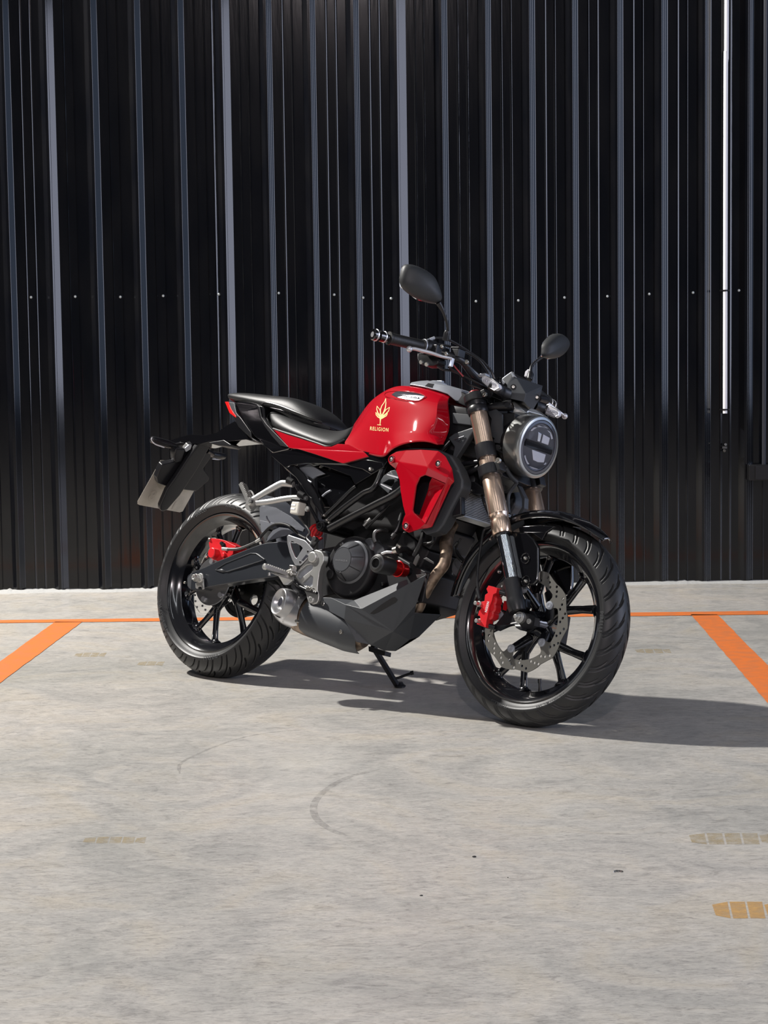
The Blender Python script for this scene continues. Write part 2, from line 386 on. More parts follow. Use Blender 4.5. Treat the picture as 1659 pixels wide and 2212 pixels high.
# worn ochre tyre and shoe prints on the concrete
def worn(name,col,lo,hi,rough=.45,sc=38):
    m=mat(name,col,rough); nt=m.node_tree; N=nt.nodes; geo=N.new('ShaderNodeNewGeometry'); n=N.new('ShaderNodeTexNoise'); n.inputs['Scale'].default_value=sc; n.inputs['Detail'].default_value=7; n.inputs['Roughness'].default_value=.7
    nt.links.new(geo.outputs['Position'],n.inputs['Vector']); mr=N.new('ShaderNodeMapRange'); mr.inputs[1].default_value=.35; mr.inputs[2].default_value=.65; mr.inputs[3].default_value=lo; mr.inputs[4].default_value=hi
    nt.links.new(n.outputs['Fac'],mr.inputs[0]); nt.links.new(mr.outputs[0],N['Principled BSDF'].inputs['Alpha'])
worn('ochre_faint',(.36,.29,.17),.10,.62); worn('orange_stain',(.46,.28,.11),.45,.95); worn('skid_mark',(.22,.21,.20),.0,.36)
def stain(px,py,w,h,n,skew,m,label,cat='stain'):
    b=MB()
    for i in range(n):
        x0=px+w*(i+.06)/n; x1=px+w*(i+.94 if i<n-1 else i+.8)/n; e=.18 if i in(0,n-1) else 0
        q=[(x0,py+h*e),(x1,py),(x1+skew*.9,py+h),(x0+skew,py+h*(1-e))]
        b.add([tuple(g(*p)+np.array([0,0,.0004])) for p in q],[(0,1,2,3)])
    return tag(b.make('floor_stain',m),label,cat,)
stain(1536,1948,150,36,4,8,'orange_stain','ochre tread print nearest the camera, at the right edge of the floor')
stain(1486,1800,190,24,5,6,'ochre_faint','faint ochre tread print behind the darker one at the right edge')
stain(164,1410,70,9,4,-6,'ochre_faint','faint ochre tread print in front of the left orange line')
stain(300,1429,60,9,3,-6,'ochre_faint','faint ochre tread print just left of the rear tyre')
stain(182,1808,140,14,5,-5,'ochre_faint','pale brown tread print alone on the lower left floor')
stain(1370,1402,80,9,4,5,'ochre_faint','faint yellowish tread print between front wheel and right orange line')
def skid(P,w,label):
    b=MB(); P=[Vector(tuple(g(*p))) for p in P]; C_=catmull(P,8); n=len(C_); v=[]
    for i,p in enumerate(C_):
        t=(C_[min(i+1,n-1)]-C_[max(i-1,0)]).normalized(); s_=Vector((-t.y,t.x,0))*w*(.5 if 2<i<n-3 else .2); v+=[p+s_+Vector((0,0,.0003)),p-s_+Vector((0,0,.0003))]
    b.add(v,[(2*i,2*i+2,2*i+3,2*i+1) for i in range(n-1)]); return tag(b.make('skid_mark','skid_mark'),label,'skid mark')
skid([(388,1672),(390,1650),(425,1630),(475,1609),(530,1592),(590,1582),(650,1577)],.010,'thin dark curved tyre mark on the floor below the rear tyre')
skid([(820,1662),(750,1680),(700,1710),(678,1740),(685,1770),(720,1795),(750,1805)],.018,'broad grey hooked tyre mark in the middle of the open floor')
# small litter
def fleck(px,py,s,label,m='matte_black'):
    c=g(px,py); b=MB(); r_=random.Random(int(px)); n=6
    top=[(c[0]+s*math.cos(2*PI*i/n)*r_.uniform(.6,1.2),c[1]+s*math.sin(2*PI*i/n)*r_.uniform(.6,1.4),s*.35) for i in range(n)]
    v=[(p[0],p[1],.0) for p in top]+top
    b.add(v,[tuple(range(n,2*n))]+[(i,(i+1)%n,(i+1)%n+n,i+n) for i in range(n)])
    return tag(b.make('debris_chip',m,bevel=s*.1),label,'debris')
fleck(1024,1851,.0045,'largest dark chip on the floor, right of centre')
fleck(910,1935,.0035,'small dark chip on the floor below the larger one')
fleck(1097,1896,.0018,'tiny dark speck between the chip and the water drop')
c=g(1336,1883); b=MB(); b.lathe([(0,.0030),(.005,.0027),(.009,.0015),(.0105,.0003),(0,.0003)],(c[0],c[1],0),(0,0,1),24)
mat('water',(1,1,1),.02,trans=1,ior=1.33)
tag(b.make('water_drop','water'),'clear round water drop on the floor in front of the front wheel','drop')
# wall screws
sc_pts=[(67,642),(162.5,640.5),(260,641.3),(352.5,639),(472.5,635.6),(602,633),(722,636.5),(784.3,643),(844.7,644.7),(1028,650.7),(1119.5,649),(1219.3,642.7),(1312,640),(1402.5,635),(1497,632),(1596.3,627.3)]
wh=['leftmost','second from left','third from left','fourth from left','fifth from left, in a dented rib','sixth from left','seventh from left','eighth from left','ninth from left, just left of the near mirror','tenth from left, right of the near mirror','eleventh from left','twelfth from left, above the far mirror','fifth from right','fourth from right','second from right, left of the white pipe','rightmost, right of the white pipe']
wh[12]='thirteenth from left';wh[13]='fourteenth from left'
for (x,y),t in zip(sc_pts,wh):
    q=wallp(x,y,WY-.002); near=min(abs(q[0]-a-.0) for a,_ in allx)
    # depth of the sheet under the screw
    dd=np.interp(q[0],[p_[0] for p_ in prof],[p_[1] for p_ in prof]); q=wallp(x,y,WY-dd)
    b=MB(); cc=(q[0],q[1],q[2])
    b.lathe([(0,.0060),(.0035,.0055),(.0052,.0038),(.0060,.001),(.0062,-.001)],cc,(0,-1,0),14)
    tag(b.make('wall_screw','screw_cap'),'pale screw head in the black wall, '+t,'screw','screws in a row across the wall')
# white conduit
q0=wallp(1567.5,0,WY-.02); q1=wallp(1566.5,893,WY-.02); X=q1[0]; rp=.0098
def pipe_x(z): return X-.002*max(0,(z-2.25))**1.0*0
b=MB(); b.tube([(X+.004,WY-.018,4.9),(X+.003,WY-.018,2.45),(X,WY-.018,2.2),(X,WY-.018,q1[2])],rp,n=8,seg=20)
pipe=tag(b.make('conduit_pipe','white_pvc'),'white plastic conduit pipe running down the wall at the right','pipe')
for y,t in((627.5,'upper black saddle clip holding the white conduit'),(885,'lower black saddle clip near the end of the white conduit')):
    z=wallp(1566.5,y,WY-.03)[2]; b=MB()
    b.lathe([(rp+.0005,-.0035),(rp+.0028,-.0035),(rp+.0028,.0035),(rp+.0005,.0035)],(X,WY-.018,z),(0,0,1),24)
    b.box((X,WY-.004,z),.044,.008,.007)
    tag(b.make('pipe_clip','black_plastic_wall',bevel=.0006),t,'clip','conduit clips')
z=wallp(1566,967,WY-.02)[2]; b=MB(); b.box((X-.001,WY-.008,z),.020,.016,.010); b.lathe([(.004,0),(.006,0),(.006,.008),(.004,.008)],(X+.002,WY-.016,z+.012),(0,-1,.3),16); b.lathe([(.004,0),(.006,0),(.006,.008),(.004,.008)],(X-.003,WY-.016,z-.012),(0,-1,-.3),16)
tag(b.make('pipe_clip','dark_steel',bevel=.0006),'empty dark metal clip on the wall below the end of the conduit','clip')
# switch box and dark column at the right edge
a=wallp(1617,1004,WY-.05); c_=wallp(1700,1037,WY-.05); b=MB()
b.box(((a[0]+c_[0])/2,WY-.03,(a[2]+c_[2])/2),c_[0]-a[0],.06,a[2]-c_[2])
bx=tag(b.make('switch_box','black_plastic_wall',bevel=.003),'black surface mounted box at the right edge of the wall','box')
b=MB(); e=wallp(1632,1006,WY-.06); b.box((e[0]+.06,WY-.063,(a[2]+c_[2])/2),.12,.006,(a[2]-c_[2])*.86)
b.make('cover_plate','satin_black',bx,bevel=.0015)
b=MB(); e=wallp(1654,0,WY-.05); b.tube([(e[0]+.003,WY-.035,5.1),(e[0]+.003,WY-.035,a[2]+.0)],.009,seg=20)
mat('dark_conduit',(.03,.032,.04),.3)
tag(b.make('conduit_pipe','dark_conduit'),'dark conduit pipe dropping into the black box at the right edge','pipe')
# ================================================================ MOTORCYCLE
bike=bpy.data.objects.new('motorcycle',None); COL.objects.link(bike)
Mw=np.eye(4); Mw[:3,:3]=RB; Mw[:3,3]=T0; bike.matrix_world=Matrix(Mw.tolist())
tag(bike,'red and black naked motorcycle leaning on its side stand in the parking bay','motorcycle')
YP=(0,1,0); YN=(0,-1,0)
# ---------------------------------------------------------------- wheels
def tyre(name,cx,Rr,hw,rim_r,N,par,fn,phase=0,lean_dir=1):
    # cross-section: angle a from -amax..amax over the crown, then side walls down to the bead
    sec=[]   # (y, r, tread coordinate or None)
    crown=.82*hw; K=96
    for i in range(K+1):
        t=-1+2*i/K; a=t*1.18; y=hw*math.sin(a)/math.sin(1.18)*.985; r=Rr-(hw*.62)*(1-math.cos(a))/(1-math.cos(1.18))
        sec.append((y,r,t))
    y1,r1=sec[-1][0],sec[-1][1]; bead=hw*.785; side=[]
    for i in range(1,9):
        u=i/8; r=r1+(rim_r-r1)*u; y=hw*(.985+.030*math.sin(PI*min(u*1.6,1)))-(hw-bead)*max(0,(u-.22)/.78)**1.1
        side.append((y,r,None))
    full=[(-y,r,t) for y,r,t in side[::-1]]+sec+side+[(bead-.006,rim_r-.004,None)]
    full=[(-(bead-.006),rim_r-.004,None)]+full
    M_=len(full); NS=1400; th=np.linspace(0,2*PI,NS,endpoint=False)
    V=np.zeros((NS,M_,3)); pitch=2*PI/N
    for j,(y,r,t) in enumerate(full):
        dr=np.zeros(NS)
        if t is not None:
            at=abs(t); sgn=1 if t>0 else -1
            for (o_,lo,hi,sw,wd) in ((0,.06,.97,1.55,.0030),(.42,.46,1.0,.80,.0026),(.62,.10,.50,.62,.0024)):
                if lo<=at<=hi:
                    e=min(1,(at-lo)/.05,(hi+.001-at)/.03+.15)
                    uu=(at-lo)/(hi-lo); cpos=(o_+(.5 if sgn>0 else 0))*pitch+lean_dir*sw*pitch*(uu**.75+.10*math.sin(uu*PI))
                    dphi=(th-cpos-phase+pitch/2)%pitch-pitch/2
                    dd=np.abs(dphi)*Rr/wd
                    dr=np.minimum(dr,-.0060*min(1,max(0,e))*np.clip(1.6-dd,0,1))
        # thin moulded rings on the side wall
        elif abs(r-(rim_r+.010))<.004: dr=dr+.0
        V[:,j,0]=cx+(r+dr)*np.cos(th); V[:,j,1]=y; V[:,j,2]=0
        V[:,j,2]=(r+dr)*np.sin(th)
    V[:,:,2]+=Rr
    v=V.reshape(-1,3)
    b=MB(); idx=np.arange(NS*M_).reshape(NS,M_); nx=np.roll(idx,-1,0)
    f=np.stack([idx[:,:-1],idx[:,1:],nx[:,1:],nx[:,:-1]],-1).reshape(-1,4)
    b.v=[fn(p) for p in v] if fn else [tuple(p) for p in v]; b.f=[tuple(int(k) for k in q) for q in f]
    # tucked ring of moulding at the bead
    for sy in(-1,1):
        bb=MB(); bb.ring([(rim_r+.006,sy*(bead+.0008)),(rim_r+.008,sy*(bead+.0022)),(rim_r+.010,sy*(bead+.001))],(cx,0,Rr),YP,seg=160)
        if fn: bb.xf(fn)
        b.add(bb.v,bb.f)
    return b.make(name,'tyre_rubber',par,smooth=38)
def arc_text(txt,cx,cz,rad,ang,size,y,parent,fn,m='tyre_letter',flip=False,bold=True,name='tyre_lettering',h=.0006):
    v,f=text_mesh(txt,size,bold,1.1); b=MB(); out=[]
    for x,yy,_ in v:
        r=rad+(yy if not flip else -yy); a=R(ang)+(x if flip else -x)/rad*(-1 if False else 1)
        # seen from the right-hand side (-y): x to the right means smaller angle
        out.append((cx+r*math.cos(a),y-h,cz+r*math.sin(a)))
    b.add(out,f)
    if fn: b.xf(fn)
    return b.make(name,m,parent,smooth=180)
def wheel(name,cx,Rr,fn,rimw,spoke_c,split,par,disc_side=-1):
    b=MB(); c=(cx,0,Rr); h=rimw/2
    # rim: lip, well and inner barrel
    pr=[(.2335,-h),(.2335,-h+.006),(.224,-h+.010),(.2165,-h+.022),(.203,-h+.034),(.201,0),(.203,h-.034),(.2165,h-.022),(.224,h-.010),(.2335,h-.006),(.2335,h),(.229,h+.001),(.219,h-.005),(.2115,h-.018),(.197,h-.030),(.1945,.012),(.192,0),(.1945,-.012),(.197,-h+.030),(.2115,-h+.018),(.219,-h+.005),(.229,-h-.001)]
    b.ring(pr,c,YP,seg=144)
    # hub
    b.lathe([(.019,-.052),(.028,-.052),(.031,-.047),(.031,-.030),(.036,-.02),(.038,0),(.036,.02),(.031,.03),(.031,.047),(.028,.052),(.019,.052)],c,YP,48)
    def P(r,a,y): return (cx+r*math.cos(R(a)),y,Rr+r*math.sin(R(a)))
    for sc in spoke_c:
        # arm from hub out to the fork of the Y
        b.tube([P(.026,sc,0),P(.055,sc,-.004),P(.088,sc,-.010)],[.017,.0125,.0125],n=6,seg=14,ry=1.5)
        for s_ in(-1,1):
            a1=sc+s_*split
            b.tube([P(.080,sc,-.008),P(.105,sc+s_*split*.42,-.006),P(.150,sc+s_*split*.80,-.002),P(.184,a1,0),P(.197,a1+s_*1.2,0)],[.010,.0085,.0072,.0085,.017],n=7,seg=14,ry=1.55)
    if fn: b.xf(fn)
    return b.make(name,'rim_black',par,smooth=38)
def wave_disc(name,cx,cz,y,r_out,r_in,lobes,amp,fn,par,m,holes,btn=None,th=.0030,ph=0):
    n=lobes*22; outer=[];inner=[]
    for i in range(n):
        a=2*PI*i/n; w_=((a*lobes/(2*PI)+ph)%1.0); rr_=r_out-amp*(1-abs(2*w_-1)**.7*1.0) if w_<.5 else r_out-amp*(1-abs(2*w_-1)**2.2)
        outer.append((cx+rr_*math.cos(a),y,cz+rr_*math.sin(a)))
    for i in range(120):
        a=2*PI*i/120; rr_=r_in
        if btn:
            for ba in btn:
                d_=abs((math.degrees(a)-ba+180)%360-180)
                rr_=min(rr_, r_in-(r_in-.079)*math.exp(-(d_/7.6)**4))
        inner.append((cx+rr_*math.cos(a),y,cz+rr_*math.sin(a)))
    hs=[inner]
    for r_,a_,q in holes:
        hx,hz=cx+r_*math.cos(a_),cz+r_*math.sin(a_); hs.append([(hx+q*math.cos(k*PI/5),y,hz+q*math.sin(k*PI/5)) for k in range(10)])
    b=MB(); b.plate(outer,hs,th,(0,1,0))
    if fn: b.xf(fn)
    return b.make(name,m,par,smooth=25)
sc5=[33,105,177,249,-39]
# rear
rw_=wheel('rear_wheel',0,.306,None,.118,[33,105,177,249,-39],14.7,bike)
ty=tyre('tyre',0,.306,.0755,.2325,26,rw_,None,lean_dir=1)
arc_text('PIRELLI',0,.306,.2520,118,.019,-.0745,rw_,None,h=.003)
arc_text('ANGEL CT',0,.306,.2520,82,.014,-.0745,rw_,None,h=.003)
arc_text('150/60R17 M/C',0,.306,.2500,212,.017,-.0745,rw_,None,h=.003)
arc_text('PIRELLI',0,.306,.2520,283,.019,-.0745,rw_,None,h=.003)
hl=[]
for i in range(30):
    a=2*PI*i/30; hl+=[(.088+.0 if i%3==0 else (.096 if i%3==1 else .104),a,.0036)]
rd=wave_disc('brake_disc',0,.306,-.077,.1120,.079,10,.006,None,rw_,'disc_bright',hl)
b=MB(); b.ring([(.080,-.0765),(.080,-.0725),(.066,-.0715),(.064,-.0765)],(0,0,.306),YP,96)
for a in (33,105,177,249,-39):
    b.lathe([(.0045,-.083),(.0085,-.083),(.0095,-.079),(.0095,-.070),(.0045,-.070)],(.066*math.cos(R(a)),0,.306+.066*math.sin(R(a))),YP,20)
b.make('disc_carrier','satin_silver',rw_,smooth=40)
b=MB(); 
for a in (33,105,177,249,-39): b.tube([(.030*math.cos(R(a)),-.035,.306+.030*math.sin(R(a))),(.066*math.cos(R(a)),-.071,.306+.066*math.sin(R(a)))],[.014,.009],seg=12)
b.make('disc_mount','rim_black',rw_)
# sprocket and chain on the far side
b=MB(); out=[]
for i in range(168):
    a=2*PI*i/168; rr_=.092+.0035*math.cos(a*42); out.append((rr_*math.cos(a),.068,.306+rr_*math.sin(a)))
hs=[[( .066*math.cos(R(k*60+30))+.018*math.cos(j*PI/7),.068,.306+.066*math.sin(R(k*60+30))+.018*math.sin(j*PI/7)) for j in range(14)] for k in range(6)]
b.plate(out,hs,.006,(0,1,0)); b.make('sprocket','dark_steel',rw_,smooth=40)
b=MB(); ch=[]
for a in np.linspace(100,278,34): ch.append((.093*math.cos(R(a)),.306+.093*math.sin(R(a))))
ch=ch+[(x,.213+(.372-.213)*x/.56*.9) for x in np.linspace(.03,.56,44)][:]+[(.585,.39),(.585,.42)]+[(x,.398+(x)*.06) for x in np.linspace(.56,0,44)]
for i in range(len(ch)):
    x0,z0=ch[i];x1,z1=ch[(i+1)%len(ch)]
    for y in (.0655,.0755): b.bar((x0,y,z0),(x1,y,z1),.011,.002)
    b.tube([(x0,.064,z0),(x0,.078,z0)],.0042,seg=8)
b.make('chain','dark_steel',bike)
# front
fwh=wheel('front_wheel',WB,.293,steer,.090,sc5,14.7,bike)
tyre('tyre',WB,.293,.0565,.2325,32,fwh,steer,phase=.03,lean_dir=-1)
arc_text('TUBELESS',WB,.293,.2490,258,.013,-.0560,fwh,steer,h=.003)
arc_text('PIRELLI',WB,.293,.2490,5,.017,-.0560,fwh,steer,h=.003)
arc_text('110/70R17 M/C 54H',WB,.293,.2490,300,.011,-.0560,fwh,steer,h=.003)
hl=[]
for k in range(10):
    for i,(r_,da) in enumerate([(.121,3),(.129,8),(.137,13),(.121,20),(.130,25),(.138,31)]):
        hl.append((r_,R(k*36+da),.0040))
wave_disc('brake_disc',WB,.293,-.072,.1500,.1135,10,.0085,steer,fwh,'disc_steel',hl,btn=[a%360 for a in sc5],ph=.1)
for a in sc5:
    b=MB(); cb=(WB+.0905*math.cos(R(a)),0,.293+.0905*math.sin(R(a)))
    b.lathe([(.002,-.0755),(.0035,-.0755),(.0045,-.0765),(.0075,-.0765),(.0080,-.0745),(.0115,-.0740),(.0125,-.070)],cb,YP,28)
    b.xf(steer).make('disc_button','trim_grey',fwh,smooth=40)
b=MB()
for a in sc5:
    b.tube([(WB+.05*math.cos(R(a)),-.015,.293+.05*math.sin(R(a))),(WB+.0905*math.cos(R(a)),-.066,.293+.0905*math.sin(R(a)))],[.015,.0115],seg=14)
b.xf(steer).make('disc_mount','rim_black',fwh)
b=MB(); a=R(-78); u=np.array([math.cos(a),0,math.sin(a)]); cc=np.array([WB,0,.293])
b.tube([cc+u*.196,cc+u*.178+np.array([0,-.001,0]),cc+u*.160+np.array([0,-.003,0])],[.0062,.0042,.0042],n=3,seg=12); b.tube([cc+u*.170+np.array([0,-.002,0]),cc+u*.158+np.array([0,-.003,0])],.0055,seg=12)
b.xf(steer).make('valve_stem','hose_rubber',fwh)
for h0,h1 in((-.052,-.060),(.052,.075)):
    b=MB(); b.lathe([(.009,h0),(.030,h0),(.030,h1),(.009,h1)],(WB,0,.293),YP,40); b.xf(steer).make('axle_spacer','satin_black',fwh)
# ---------------------------------------------------------------- front fork
AX0=np.array([WB,0,.293])
def fk(s_,lat,fo=0): return steer(AX0+AXV*s_+np.array([0,lat,0])+np.array([math.cos(RAKE),0,math.sin(RAKE)])*fo)
def s_at(py,lat=-.1):
    best=None
    for s_ in np.linspace(0,.8,1601):
        p=RB@np.array(fk(s_,lat))+T0-np.array([0,0,CAM_H]); y=1106+FPX*(dn@p)/(fw@p)
        if best is None or abs(y-py)<best[0]: best=(abs(y-py),s_)
    return best[1]
SY={y:s_at(y) for y in (855,880,895,962,990,1035,1112,1128,1155,1162,1252,1300)}
def cyl(s0,s1,r0_,r1_=None,lat=-.1,caps=True):
    return None
for lat in(-.1,.1):
    ax=SM@AXV; o_=np.array(fk(0,lat))
    b=MB(); b.lathe([(0,SY[895]+.002),(.0262,SY[895]+.002),(.0262,SY[962]),(.0262,SY[1035]-.002),(.0275,SY[1035]-.004),(.0290,SY[1112]),(.0290,SY[1112]-.001),(.0275,SY[1112]-.003),(.0275,SY[1128]+.003),(.0290,SY[1128]),(.0290,SY[1155]+.004),(.0275,SY[1155]),(0,SY[1155])],o_,ax,64)
    ft=b.make('fork_tube','fork_bronze',bike,smooth=40)
    b=MB(); b.lathe([(0,SY[1162]+.02),(.0185,SY[1162]+.02),(.0185,SY[1252]-.01),(0,SY[1252]-.01)],o_,ax,64); b.make('fork_slider','chrome',ft,smooth=40)
    b=MB(); b.lathe([(.0185,SY[1155]-.004),(.0245,SY[1155]-.004),(.0245,SY[1155]+.001),(.0185,SY[1155]+.001)],o_,ax,48); b.make('dust_seal','hose_rubber',ft,smooth=40)
    b=MB(); b.lathe([(.0190,SY[1252]),(.0235,SY[1252]),(.0240,SY[1252]-.004),(.0240,SY[1300]+.012),(.0265,SY[1300]+.006),(.0270,SY[1300]-.014),(.024,SY[1300]-.03),(0,SY[1300]-.03)],o_,ax,48)
    if lat<0:
        P=lambda x,y,l=-.098: Q(11,x,y,l)
        b.plate([P(700,470,-.088),P(800,440,-.088),P(935,440,-.088),P(945,560,-.088),P(900,640,-.088),P(1010,670,-.088),P(1080,720,-.088),P(1060,840,-.088),P(960,870,-.088),P(900,870,-.088),P(850,905,-.088),P(790,870,-.088),P(770,810,-.088),P(640,835,-.088),P(490,905,-.088),P(465,880,-.088),P(480,830,-.088),P(650,620,-.088)],(),.022)
    else:
        b.box(fk(-.005,lat-.008),.05,.03,.09)
    b.make('fork_bottom','satin_black',ft,bevel=.0035,seg=3)
    b=MB(); b.lathe([(0,SY[855]+.004),(.020,SY[855]+.004),(.024,SY[855]),(.0285,SY[855]-.002),(.0290,SY[880]+.004),(.0275,SY[880]),(.0305,SY[880]-.004),(.0310,SY[895]+.006),(.029,SY[895])],o_,ax,56); b.make('fork_top_cap','satin_black',ft,smooth=40)
# axle nut and pinch bolts
axn=Q(11,800,705,-.112); b=MB()
b.lathe([(0,-.120),(.006,-.120),(.007,-.117),(.007,-.112),(.0105,-.112),(.0115,-.110),(.0115,-.102),(.0135,-.102),(.0135,-.098),(0,-.098)],(axn[0],0,axn[2]),YP,6)
b.lathe([(0,-.1015),(.0160,-.1015),(.0165,-.0995),(.0165,-.086),(0,-.086)],(axn[0],0,axn[2]),YP,40)
b.make('axle_nut','cast_silver',bike,bevel=.0008)
bolt('pinch_bolt',Q(11,990,775,-.090),YN,.0075,'cast_silver',bike)
# triple clamps
def clamp(name,s_,h,f_off):
    b=MB(); ax=V3(SM@AXV)
    for lat in(-.1,.1): b.lathe([(.0262,-h/2),(.0335,-h/2),(.0345,-h/2+.003),(.0345,h/2-.003),(.0335,h/2),(.0262,h/2)],fk(s_,lat),ax,48)
    fwd=V3(SM@np.array([math.cos(RAKE),0,math.sin(RAKE)])); lt=V3(SM@np.array([0,1,0]))
    v=[]
    for dy,df0,df1 in((-.085,-.020,.022),(-.05,-.055,.018),(0,-.068,.02),(.05,-.055,.018),(.085,-.020,.022)):
        for df,dh in((df0,-h*.4),(df1,-h*.4),(df1,h*.4),(df0,h*.4)): v.append(V3(fk(s_,0))+lt*dy+fwd*df+ax*dh)
    f=[(0,1,2,3),(19,18,17,16)]
    for i in range(4):
        for j in range(4): f.append((4*i+j,4*i+4+j,4*i+4+(j+1)%4,4*i+(j+1)%4))
    b.add(v,f)
    for lat in(-.1,.1): b.box(V3(fk(s_,lat))+fwd*.034,.024,.030,h*.9,(fwd,lt,ax))
    return b.make(name,'satin_black',bike,bevel=.0025,seg=2)
tcl=clamp('upper_fork_clamp',SY[855]-.012,.026,0)
lcl=clamp('lower_fork_clamp',SY[1035]+.024,.034,0)
bolt('clamp_bolt',Q(7,400,147,-.128),YN,.0075,'steel',tcl); bolt('clamp_bolt',Q(7,536,805,-.134),YN,.0080,'steel',lcl)
b=MB(); b.lathe([(.0262,-.002),(.030,-.002),(.0305,.002),(.0305,SY[962]-SY[990]-.006),(.030,SY[962]-SY[990]),(.0262,SY[962]-SY[990])],fk(SY[990],-.1),SM@AXV,48)
b.make('steering_stop_band','satin_black',lcl,smooth=40)
b=MB(); b.tube([fk(SY[1035]+.01,0,-.045),fk(SY[855]+.01,0,-.045)],.026,seg=24); b.make('headstock','frame_black',bike)
mat('red_cap',(.32,.05,.05),.35,.3)
b=MB(); b.lathe([(0,.012),(.010,.012),(.016,.008),(.018,0),(.018,-.01)],fk(SY[855]+.004,-.1),SM@AXV,32); b.make('fork_adjuster','red_cap',tcl)
b=MB(); b.lathe([(0,.02),(.013,.02),(.017,.014),(.017,0)],fk(SY[855]+.002,-.045,-.03),SM@AXV,24)
b.make('stem_nut','red_cap',tcl)
# ---------------------------------------------------------------- front brake caliper
c11=lambda x,y,l=-.118: Q(11,x,y,l)
cal=MB()
cal.plate([c11(380,240),c11(455,258),c11(512,285),c11(498,350),c11(452,372),c11(430,470),c11(392,560),c11(372,680),c11(352,770),c11(340,868),c11(285,850),c11(205,815),c11(222,750),c11(262,745),c11(250,690),c11(222,690),c11(240,620),c11(275,575),c11(322,545),c11(262,580) if False else c11(322,530),c11(318,490),c11(330,380),c11(372,350),c11(350,290)],(),.030)
cal.plate([c11(230,490,-.112),c11(330,470,-.112),c11(335,540,-.112),c11(270,570,-.112)],(),.02)
for x,y in((470,470),(455,580),(420,680)):
    q=c11(x,y,-.098); cal.lathe([(0,-.012),(.013,-.012),(.0165,-.008),(.0165,.016),(0,.016)],q,YP,28)
cal.plate([c11(610,470,-.056),c11(680,470,-.056),c11(690,560,-.056),c11(640,620,-.056),c11(590,600,-.056)],(),.02)
fc=cal.make('front_brake_caliper','red_caliper',bike,bevel=.003,seg=3)
for x,y in((200,505),(212,768)):
    b=MB(); q=V3(c11(x,y,-.126)); b.lathe([(0,-.006),(.0055,-.006),(.0062,-.004),(.0062,.010),(.0085,.010),(.009,.03),(0,.03)],q,YP,16); b.make('caliper_bolt','cast_silver',fc,bevel=.0004)
for p_,q_ in((c11(335,835,-.105),c11(480,868,-.092)),(c11(505,318,-.105),c11(660,370,-.088))):
    b=MB(); b.tube([p_,q_],.0080,seg=18); b.make('caliper_post','satin_black',fc)
v,f=text_mesh('NISSIN',.012,True,1.15); A_=V3(c11(345,630,-.1186)); B_=V3(c11(378,490,-.1186)); u=(B_-A_).normalized(); n_=Vector((0,1,0)); w2=u.cross(n_).normalized()*(1)
if w2.x>0: w2=-w2
b=MB(); mid=(A_+B_)/2; b.add([mid+u*x*.78+w2*y for x,y,_ in v],f); b.make('caliper_lettering','white_print',fc,smooth=180)
# ---------------------------------------------------------------- front mudguard
FC=steer((WB,0,.293))
def fend(a0,a1,n,r_fn,w_fn,skirt_fn):
    rows=[]
    for a in np.linspace(a0,a1,n):
        r_=r_fn(a);w_=w_fn(a);sk=skirt_fn(a); row=[]
        prof_=[(-w_,-sk),(-w_*1.0,-sk*.5),(-w_*.97,-.010),(-w_*.78,-.001),(-w_*.4,.003),(0,.007)]
        prof_=prof_+[(-y,h) for y,h in prof_[-2::-1]]
        for y,h in prof_:
            rr_=r_+h; row.append(steer((WB+rr_*math.cos(R(a)),y,.293+rr_*math.sin(R(a)))))
        rows.append(row)
    return grid(rows)
i3=lambda xs_,ys_: (lambda a: float(np.interp(a,xs_,ys_)))
b=fend(54,171,44,i3([54,70,100,140,171],[.318,.320,.325,.320,.318]),i3([54,62,80,110,150,171],[.020,.052,.066,.070,.062,.048]),i3([54,75,100,130,171],[.004,.020,.030,.034,.028]))
ff=b.make('front_mudguard','gloss_black',bike,sub=1,solid=.0025,offset=-1)
c4=lambda x,y,l=-.088: Q(4,x,y,l)
b=MB(); b.plate([c4(590,285),c4(660,268),c4(745,268),c4(800,320),c4(835,380),c4(838,560),c4(832,655),c4(800,690),c4(730,702),c4(690,690),c4(660,640),c4(640,560),c4(610,420)],(),.014)
b.mirror().make('mudguard_side','gloss_black',ff,bevel=.005,seg=4)
b=MB(); b.plate([c4(610,262,-.080),c4(700,215,-.080),c4(860,205,-.080),c4(975,215,-.079),c4(905,262,-.0805),c4(870,325,-.081),c4(790,268,-.082)],(),.010); b.mirror().make('mudguard_side','gloss_black',ff,bevel=.003,seg=3)
for x,y in((735,475),(738,662)):
    q=c4(x,y,-.0885); b=MB(); b.ring([(.0125,-.0008),(.0145,-.0022),(.0165,-.0008)],q,YP,36); b.make('bolt_recess','gloss_black',ff); bolt('mudguard_bolt',c4(x,y,-.089),YN,.0058,'steel',ff,dome=True)
bolt('mudguard_bolt',c4(520,583,-.075),YN,.0058,'steel',ff,dome=True); bolt('mudguard_bolt',c4(450,320,-.105),YN,.004,'steel',ff)
b=MB(); b.tube([fk(SY[1155]+.03,-.075,-.03),fk(SY[1155]-.02,-.08,-.015),fk(SY[1155]-.06,-.082,0)],.008); b2=MB().add([(p[0],-p[1],p[2]) for p in b.v],b.f); b.make('mudguard_stay','satin_black',ff); b2.make('mudguard_stay','satin_black',ff)
